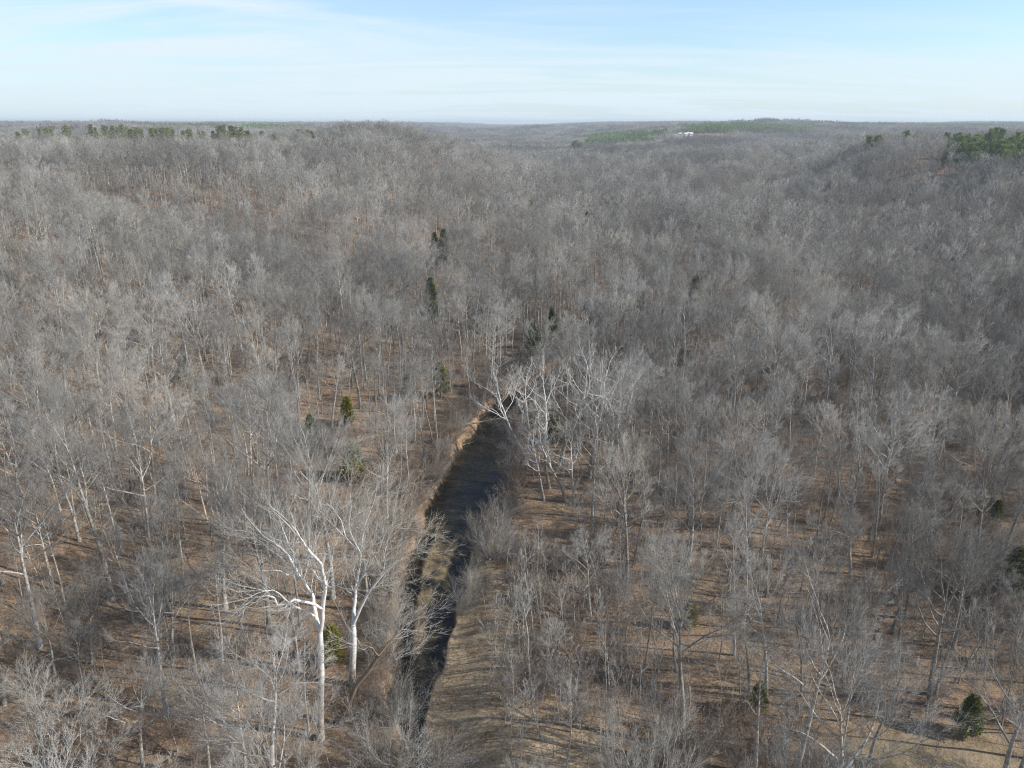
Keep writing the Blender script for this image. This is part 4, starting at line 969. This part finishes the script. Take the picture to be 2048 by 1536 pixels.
# ---------------------------------------------------------------- the forest as one mass
def scatter(name, sets, pts, label, mats=None):
    """one object: a cloud of points, each of which carries one form. sets: list of lists of meshes; pts: (x,y,z,rot xyz,scale xyz,set,index)"""
    A = np.array(pts, float)
    me = bpy.data.meshes.new(name); me.vertices.add(len(A)); me.vertices.foreach_set('co', np.ascontiguousarray(A[:, :3], dtype=np.float32).ravel())
    for nm, cols_ in (('rot', A[:, 3:6]), ('scl', A[:, 6:9])):
        at = me.attributes.new(nm, 'FLOAT_VECTOR', 'POINT'); at.data.foreach_set('vector', np.ascontiguousarray(cols_, dtype=np.float32).ravel())
    for nm, c in (('which', A[:, 9]), ('form', A[:, 10])):
        at = me.attributes.new(nm, 'INT', 'POINT'); at.data.foreach_set('value', np.ascontiguousarray(c, dtype=np.int32))
    me.update()
    o = link(name, me); tag(o, label, None, None, 'stuff')
    ng = bpy.data.node_groups.new(name + '_scatter', 'GeometryNodeTree')
    ng.interface.new_socket('Geometry', in_out='INPUT', socket_type='NodeSocketGeometry'); ng.interface.new_socket('Geometry', in_out='OUTPUT', socket_type='NodeSocketGeometry')
    N, Lk = ng.nodes, ng.links
    gi = N.new('NodeGroupInput'); go = N.new('NodeGroupOutput'); jn = N.new('GeometryNodeJoinGeometry')
    def attr(nm, t):
        a = N.new('GeometryNodeInputNamedAttribute'); a.data_type = t; a.inputs['Name'].default_value = nm; return a.outputs['Attribute']
    for k, meshes in enumerate(sets):
        c = bpy.data.collections.new(f'{name}_forms_{k}')
        for q, m_ in enumerate(meshes):
            c.objects.link(bpy.data.objects.new(f'form_{k}_{q:02d}', m_))
        ci = N.new('GeometryNodeCollectionInfo'); ci.inputs['Collection'].default_value = c; ci.inputs['Separate Children'].default_value = True; ci.inputs['Reset Children'].default_value = True
        ip = N.new('GeometryNodeInstanceOnPoints'); ip.inputs['Pick Instance'].default_value = True
        cmp_ = N.new('FunctionNodeCompare'); cmp_.data_type = 'INT'; cmp_.operation = 'EQUAL'; Lk.new(attr('which', 'INT'), cmp_.inputs[2]); cmp_.inputs[3].default_value = k
        Lk.new(gi.outputs[0], ip.inputs['Points']); Lk.new(cmp_.outputs[0], ip.inputs['Selection']); Lk.new(ci.outputs[0], ip.inputs['Instance'])
        Lk.new(attr('form', 'INT'), ip.inputs['Instance Index']); Lk.new(attr('rot', 'FLOAT_VECTOR'), ip.inputs['Rotation']); Lk.new(attr('scl', 'FLOAT_VECTOR'), ip.inputs['Scale'])
        Lk.new(ip.outputs[0], jn.inputs[0])
    Lk.new(jn.outputs[0], go.inputs[0])
    md = o.modifiers.new('scatter', 'NODES'); md.node_group = ng
    return o

NEARMESH = []
for k in ('broad', 'narrow'):
    for q in FORMS[k][:4]:
        mb = MB()
        for me_, mi in ((q[0], 0), (q[1], 1)):
            nv = len(me_.vertices); co = np.empty(nv * 3, np.float32); me_.vertices.foreach_get('co', co)
            lt = np.empty(len(me_.polygons), np.int32); me_.polygons.foreach_get('loop_total', lt); lv = np.empty(len(me_.loops), np.int32); me_.loops.foreach_get('vertex_index', lv)
            st = np.concatenate([[0], np.cumsum(lt)[:-1]]); V = co.reshape(-1, 3); base = mb.n; mb.V.append(V); mb.n += nv
            for s_ in (3, 4):
                sel = st[lt == s_]
                if len(sel): mb.F[s_].append(lv[sel[:, None] + np.arange(s_)[None, :]] + base); mb.M[s_].append(np.full(len(sel), mi))
        NEARMESH.append(mb.build('bare_tree_form', [M_TRUNK, M_TWIG]))
PALEFAR = []
for me_ in FAR['bare'][:3]:
    c_ = me_.copy(); c_.materials.clear(); c_.materials.append(M_PALE); c_.materials.append(M_TWIG); PALEFAR.append(c_)
PATCHES = [make_patch(700 + i) for i in range(5)]
print('patch', time.time() - _t, [len(m.polygons) for m in PATCHES])
pts = []; r = random.Random(31)
for i in REST:
    x, y, z = float(fx[i]), float(fy[i]), float(fz[i]); s = FILL[i][2]
    dist = math.hypot(x, y)
    sc = (0.70 + 0.055 * s) * r.uniform(0.78, 1.12) * (1 - 0.30 * min(1, max(0, (z - 8) / 18)) * min(1, max(0, (y - 380) / 150)))
    sxy = sc / (1 - 0.22 * min(1, max(0, (z - 8) / 18)) * min(1, max(0, (y - 380) / 150))) * r.uniform(0.9, 1.2) * (0.85 + 0.04 * s)
    if dist < 290: w, f = 0, r.randrange(len(NEARMESH)); 
    else: w, f = 1, r.randrange(len(FAR['bare']))
    if r.random() < (0.006 if dist > 200 else 0.008): w, f = 2, r.randrange(3); 
    pts.append((x, y, z, r.gauss(0, 0.03), r.gauss(0, 0.03), r.uniform(0, 6.28), sxy, sxy, sc, w, f))
# patches of canopy beyond
from mathutils import Quaternion
sp = 50.0; y = 880.0; pn = 0; pine_pts = []
def evergreen_strip(px, dist):
    if dist < 1150: return False
    if 1150 < px < 1310 and 1300 < dist < 1900: return True
    if 1345 < px < 1640 and 1450 < dist < 2300: return True
    if 290 < px < 620 and 1800 < dist < 2600: return True
    if -50 < px < 300 and 2600 < dist < 3300: return True
    if 1640 < px < 2100 and 2300 < dist < 3200: return True
    return False
def cleared(x, y): return abs(x - 345) < 60 and 1285 < y < 1440
GP = []
while y < 7500:
    hw = 0.82 * y + 80; x = -hw
    st = sp if y < 3500 else 60
    while x < hw:
        GP.append((x + r.uniform(-8, 8), y + r.uniform(-8, 8))); x += st
    y += st
GP = np.array(GP); e_ = 15.0
GZ = terrain(GP[:, 0], GP[:, 1]); GX = (terrain(GP[:, 0] + e_, GP[:, 1]) - terrain(GP[:, 0] - e_, GP[:, 1])) / (2 * e_); GY = (terrain(GP[:, 0], GP[:, 1] + e_) - terrain(GP[:, 0], GP[:, 1] - e_)) / (2 * e_)
for (X_, Y_), z, gx_, gy_ in zip(GP.tolist(), GZ.tolist(), GX.tolist(), GY.tolist()):
    if cleared(X_, Y_): continue
    q = Vector((0, 0, 1)).rotation_difference(Vector((-gx_, -gy_, 1))) @ Quaternion((0, 0, 1), r.uniform(0, 6.28)); eu = q.to_euler()
    s_ = r.uniform(0.85, 1.1) if Y_ < 2000 else r.uniform(0.85, 1.3)
    px = 1024 + FPX * X_ / (Y_ * 0.94)
    if evergreen_strip(px, math.hypot(X_, Y_)): pine_pts.append((X_, Y_, z, eu.x, eu.y, eu.z, 1, 1, s_, 0, r.randrange(3)))
    else: pts.append((X_, Y_, z, eu.x, eu.y, eu.z, 1, 1, s_, 3, r.randrange(5)))
print('points', len(pts), len(pine_pts), time.time() - _t)
scatter('bare_forest', [NEARMESH, FAR['bare'], PALEFAR, PATCHES], pts, 'grey leafless woodland covering the slopes and valley to the skyline')
PP = [pine_patch(60 + i) for i in range(3)]
scatter('pine_forest', [PP], pine_pts, 'dark green pine plantations in strips along the skyline')

# brush under the trees
def brush(seed, H, stems, spread, tw):
    F = Form(seed, (0, 2, 2), (0, 0.5, 0.5), (0, 35, 38), (0.1, 0.14, 0.18, 0.2), (0.03, 0.03, 0.03, 0.02), (5, 4, 3, 2), tw, 0.6, (0, .2, .2), 3)
    for k in range(stems):
        a = F.r.uniform(0, 6.28); t = F.r.uniform(0.1, 0.65); q = F.r.uniform(0, spread)
        F.limb((math.cos(a) * q, math.sin(a) * q, -0.1), (math.cos(a) * math.sin(t), math.sin(a) * math.sin(t), math.cos(t)), H * F.r.uniform(0.6, 1.1), 0.02, 1)
    mb = MB(); segs_to(mb, [s for s in F.out if s[4] < 3], 3); segs_to(mb, [s for s in F.out if s[4] >= 3], 3, tip=True)
    return mb.build('brush', [M_BRUSH])
BRUSH = [brush(10 + i, rng.uniform(2.0, 3.6), 9, 0.8, 0.012) for i in range(5)]
SAPM = [q[1] for q in FORMS['sapling']]
bpts = []; r = random.Random(99)
under = []
for _ in range(2600):                        # low trees under the canopy
    y = math.sqrt(r.uniform(45 ** 2, 300 ** 2)); hw = 0.78 * y + 12; x = r.uniform(-hw, hw)
    if blocked(x, y): continue
    s = r.uniform(0.6, 1.25)
    bpts.append((x, y, float(terrain(x, y)), r.gauss(0, .06), r.gauss(0, .06), r.uniform(0, 6.28), s * r.uniform(0.9, 1.5), s * r.uniform(0.9, 1.5), s, 1, r.randrange(4)))
for _ in range(7000):
    y = math.sqrt(r.uniform(38 ** 2, 230 ** 2)); hw = 0.78 * y + 8; x = r.uniform(-hw, hw)
    u, w = creek_coord(x, y); e = abs(u) - w
    if e < 0.5: continue
    if u > 0 and y < 92 and e < 6 and r.random() < 0.6: continue
    gx_, gy_ = GRASS_C
    if ((x - gx_) / 11) ** 2 + ((y - gy_) / 4.5) ** 2 < 1: continue
    if x < -15 and r.random() < 0.6: continue
    patchy = math.sin(x * 0.11 + 1.3) * math.sin(y * 0.09 + 0.4) + 0.6 * math.sin(x * 0.05 + y * 0.04)
    if patchy < -0.1 and r.random() < 0.75: continue
    s = r.uniform(0.6, 1.3)
    bpts.append((x, y, float(terrain(x, y)), 0, 0, r.uniform(0, 6.28), s, s, s, 0, r.randrange(5)))
for yb in np.arange(48, 168, 0.9):          # bushes that hang over the creek banks
    for sd in (-1, 1):
        if r.random() < 0.45: continue
        if sd > 0 and yb < 88: continue
        c = float(np.interp(yb, CY, CC)); w = float(np.interp(yb, CY, CW)); x = c + sd * (w + r.uniform(1.0, 2.6)); s = r.uniform(0.8, 1.6)
        bpts.append((x, yb, float(terrain(x, yb)), 0, -sd * r.uniform(0.1, 0.4), 0, s, s, s, 0, r.randrange(5)))
SAPJ = []
for i in range(4):
    SAPJ.append(one_mesh('understorey_form', crown_tree(430 + i, 10, rng.uniform(0.3, 0.5), rng.uniform(3, 4.2), 12, (1, 1), 0.011, 0.07, wig=1.2, leader=0.85, n=(9, 4, 3, 3, 2), rise=1.2, maxl=3), [M_TRUNK, M_TWIG], lim=3))
scatter('undergrowth', [BRUSH, SAPJ], bpts, 'tangled brown brush and twigs covering the wood floor')
print('brush', len(bpts), time.time() - _t)

# fallen trunks
LOGS = [((970, 1132), (1012, 1104), 0.16, 'pale fallen log on the leaf litter beside the creek narrows'), ((858, 1006), (884, 948), 0.2, 'dark fallen trunk lying along the clay creek bank'), ((925, 895), (948, 885), 0.15, 'short dark log over the creek edge'),
 ((1200, 1204), (1168, 1142), 0.2, 'grey leaning dead trunk by the dark-stemmed tree'), ((1080, 1320), (1040, 1345), 0.12, 'bleached snag lying among young trees'), ((1240, 1040), (1330, 1035), 0.16, 'long fallen trunk on the flat'), ((560, 1190), (480, 1150), 0.15, 'thin fallen trunk on the slope litter')]
for (a, b_, rad, lab) in LOGS:
    A = on_terrain(*a); B = on_terrain(*b_); root = link('fallen_log', None, loc=A)
    d = (B[0] - A[0], B[1] - A[1], B[2] - A[2]); mb = MB(); P = [(0, 0, rad * 0.8)]; R_ = random.Random(hash(a) % 999)
    lift = 0.9 if 'leaning' not in lab else 5.0
    for k in range(1, 7): t = k / 6; P.append((d[0] * t + R_.gauss(0, .08), d[1] * t + R_.gauss(0, .08), d[2] * t + rad * 0.8 + (lift * t if 'leaning' in lab else 0.05)))
    segs_to(mb, [(P[k], P[k + 1], rad * (1 - k * .1), rad * (1 - (k + 1) * .1), 0) for k in range(6)], 7)
    link('trunk', mb.build('log_trunk', [M_PALE if 'pale' in lab or 'bleached' in lab else M_TRUNK]), root)
    br = []; 
    for k in range(7):
        q = P[2 + R_.randrange(5)]; a2 = R_.uniform(0, 6.28); L_ = R_.uniform(0.6, 1.8); br.append((q, (q[0] + math.cos(a2) * L_, q[1] + math.sin(a2) * L_, q[2] + R_.uniform(0.1, 0.8)), 0.05, 0.015, 1))
    mb = MB(); segs_to(mb, br, 4); link('branch_stubs', mb.build('log_stubs', [M_PALE if 'pale' in lab else M_TRUNK]), root)
    tag(root, lab, 'log', 'fallen trunks')
# windfall at the head of the creek: a whole crown lying over the water
s = crown_tree(881, 13, 0.25, 5, 9, (1, 1, 2), 0.014, 0.2, wig=1.2, leader=0.85, n=(8, 6, 5, 4, 2))
ms_ = tree_meshes('windfall', s, (M_PALE, M_PALETWIG))
x, y, z = on_terrain(935, 852); root = link('fallen_tree', None, loc=(x, y, z + 0.3)); root.rotation_euler = (math.radians(3), math.radians(84), math.radians(2))
link('trunk', ms_[0], root); link('crown', ms_[1], root); tag(root, 'pale uprooted tree fallen across the creek head', 'fallen tree')

# ---------------------------------------------------------------- farm buildings and the cloud
m_wh, n, l = mat('white_siding'); o_ = n.new('ShaderNodeOutputMaterial'); b = n.new('ShaderNodeBsdfPrincipled'); b.inputs['Base Color'].default_value = (0.82, 0.82, 0.80, 1); b.inputs['Roughness'].default_value = 0.6
no = n.new('ShaderNodeTexNoise'); no.inputs['Scale'].default_value = 0.8; bp = n.new('ShaderNodeBump'); bp.inputs['Strength'].default_value = 0.1; l.new(no.outputs[0], bp.inputs['Height']); l.new(bp.outputs[0], b.inputs['Normal']); l.new(b.outputs[0], o_.inputs[0])
m_rf, n, l = mat('grey_metal_roof'); o_ = n.new('ShaderNodeOutputMaterial'); b = n.new('ShaderNodeBsdfPrincipled'); b.inputs['Base Color'].default_value = (0.45, 0.46, 0.47, 1); b.inputs['Roughness'].default_value = 0.5; l.new(b.outputs[0], o_.inputs[0])
m_dk, n, l = mat('dark_window_glass'); o_ = n.new('ShaderNodeOutputMaterial'); b = n.new('ShaderNodeBsdfPrincipled'); b.inputs['Base Color'].default_value = (0.03, 0.035, 0.04, 1); b.inputs['Roughness'].default_value = 0.2; l.new(b.outputs[0], o_.inputs[0])
def box(mb, x0, x1, y0, y1, z0, z1):
    V = np.array([(x, y, z) for z in (z0, z1) for y in (y0, y1) for x in (x0, x1)], float)
    mb.add(V, np.array([(0, 2, 3, 1), (4, 5, 7, 6), (0, 1, 5, 4), (2, 6, 7, 3), (0, 4, 6, 2), (1, 3, 7, 5)]))
def house(x, y, z, w, dpt, h, lab, rz=0.0, white_roof=False):
    root = link('farm_building', None, loc=(x, y, z)); root.rotation_euler = (0, 0, rz)
    mb = MB(); box(mb, -w / 2, w / 2, -dpt / 2, dpt / 2, -2, h)
    V = np.array([(-w / 2, -dpt / 2, h), (-w / 2, dpt / 2, h), (-w / 2, 0, h + dpt * 0.28), (w / 2, -dpt / 2, h), (w / 2, dpt / 2, h), (w / 2, 0, h + dpt * 0.28)])
    mb.add(V, np.array([(0, 2, 1), (3, 4, 5)])); link('wall', mb.build('building_wall', [m_wh], False), root)
    mb = MB(); e = 0.4; rz_ = h + dpt * 0.28
    for s_ in (-1, 1):
        a = np.array([(-w / 2 - e, s_ * (dpt / 2 + e), h - e * 0.56), (w / 2 + e, s_ * (dpt / 2 + e), h - e * 0.56), (w / 2 + e, 0, rz_ + 0.02), (-w / 2 - e, 0, rz_ + 0.02)])
        V = np.concatenate([a, a + (0, 0, 0.2)]); mb.add(V, np.array([(0, 1, 2, 3), (4, 7, 6, 5), (0, 4, 5, 1), (1, 5, 6, 2), (2, 6, 7, 3), (3, 7, 4, 0)]))
    link('roof', mb.build('building_roof', [m_wh if white_roof else m_rf], False), root)
    for k in range(max(1, int(w / 4))):
        mb = MB(); cx_ = -w / 2 + 2 + k * 4; box(mb, cx_ - 0.5, cx_ + 0.5, -dpt / 2 - 0.04, -dpt / 2 + 0.05, 1.1, 2.3); link('window', mb.build('building_window', [m_dk], False), root)
    tag(root, lab, 'building', 'white buildings on the far slope')
HB = [(1350, 8, 'long low white building beside a single dark conifer'), (1359, 7, 'white-roofed farm building in a clearing, next to the long low one'), (1372, 6, 'small white building across the gap from the long low one'), (1377, 5, 'middle white building of three on the far slope'), (1382, 6, 'end white building of the far slope row')]
HX, HY = 0.0, 1400.0
for i, (px, w, lab) in enumerate(HB):
    yy = 1400 + (i % 2) * 6; zz_ = float(terrain((px - 1024) / FPX * yy * 0.945, yy))
    _, _, dep = proj(0, yy, zz_ + 2)
    house((px - 1024) / FPX * dep, yy, zz_, w, 7, 3.2, lab, rng.uniform(-0.2, 0.2), True)

m_cl, n, l = mat('white_cloud'); o_ = n.new('ShaderNodeOutputMaterial'); b = n.new('ShaderNodeBsdfDiffuse'); b.inputs['Color'].default_value = (0.97, 0.97, 0.97, 1); l.new(b.outputs[0], o_.inputs[0])
mb = MB(); cr_ = random.Random(4)
for k in range(26):
    a = cr_.gauss(0, 1); rad = cr_.uniform(14, 30) * (1 - 0.25 * abs(a)); c = (a * 55, cr_.gauss(0, 25), abs(cr_.gauss(0, 1)) * 35 * max(0.1, 1 - abs(a) * 0.5))
    us = np.linspace(0, 2 * math.pi, 13)[:-1]; vs = np.linspace(-math.pi / 2, math.pi / 2, 8); V = []
    for v_ in vs:
        for u_ in us: q = rad * (1 + 0.1 * math.sin(3 * u_ + k) * math.cos(2 * v_)); V.append((c[0] + q * math.cos(v_) * math.cos(u_), c[1] + q * math.cos(v_) * math.sin(u_), c[2] + q * 0.8 * math.sin(v_)))
    F = np.array([(j * 12 + i_, j * 12 + (i_ + 1) % 12, (j + 1) * 12 + (i_ + 1) % 12, (j + 1) * 12 + i_) for j in range(7) for i_ in range(12)]); mb.add(np.array(V), F)
cl = link('cloud', mb.build('cloud', [m_cl]), loc=((634 - 1024) / FPX * 15300 * 0.955, 15300, 70)); tag(cl, 'small bright white cloud puff resting on the skyline', 'cloud')

# labels of pines
def pine_labels(prefix, grp, names):
    P = sorted([o for o in COL.objects if o.get('group') == grp], key=lambda o: o.location.x / o.location.y)
    for i, o in enumerate(P):
        o['label'] = names(i, len(P), o)
def nth(i):
    t = ['first', 'second', 'third', 'fourth', 'fifth', 'sixth', 'seventh', 'eighth', 'ninth', 'tenth', 'eleventh', 'twelfth', 'thirteenth', 'fourteenth', 'fifteenth', 'sixteenth', 'seventeenth', 'eighteenth', 'nineteenth']
    tens = {20: 'twenty', 30: 'thirty', 40: 'forty', 50: 'fifty', 60: 'sixty', 70: 'seventy', 80: 'eighty', 90: 'ninety', 100: 'hundred'}
    if i < 19: return t[i]
    if i > 99: return 'hundred-and-' + nth(i - 100)
    n_ = i + 1; a, b_ = n_ // 10 * 10, n_ % 10
    return {20: 'twentieth', 30: 'thirtieth', 40: 'fortieth', 50: 'fiftieth', 60: 'sixtieth', 70: 'seventieth', 80: 'eightieth', 90: 'ninetieth', 100: 'hundredth'}[a] if b_ == 0 else tens[a] + '-' + t[b_ - 1]
pine_labels('', 'pines along the skyline ridge', lambda i, n_, o: f"{'tall' if o.scale[2] > 1 else 'short'} yellow-green pine, {nth(i)} along the ridge row counted from the clearing end")
pine_labels('', 'green pines of the far stand', lambda i, n_, o: f"fresh green round-topped pine, {nth(i)} across the dense far stand from the valley side")

# ---------------------------------------------------------------- haze
m_h, n, l = mat('haze'); o_ = n.new('ShaderNodeOutputMaterial'); pv = n.new('ShaderNodeVolumePrincipled')
pv.inputs['Color'].default_value = (0.80, 0.90, 1.0, 1); pv.inputs['Density'].default_value = 0.00017; pv.inputs['Anisotropy'].default_value = 0.2
l.new(pv.outputs[0], o_.inputs['Volume'])
mb = MB(); box(mb, -8200, 8200, -450, 8200, -3, 82)
hz = link('haze', mb.build('haze', [m_h], False)); tag(hz, 'pale blue haze over the far woodland', kind='stuff')
print('done', time.time() - _t, len(bpy.data.objects))
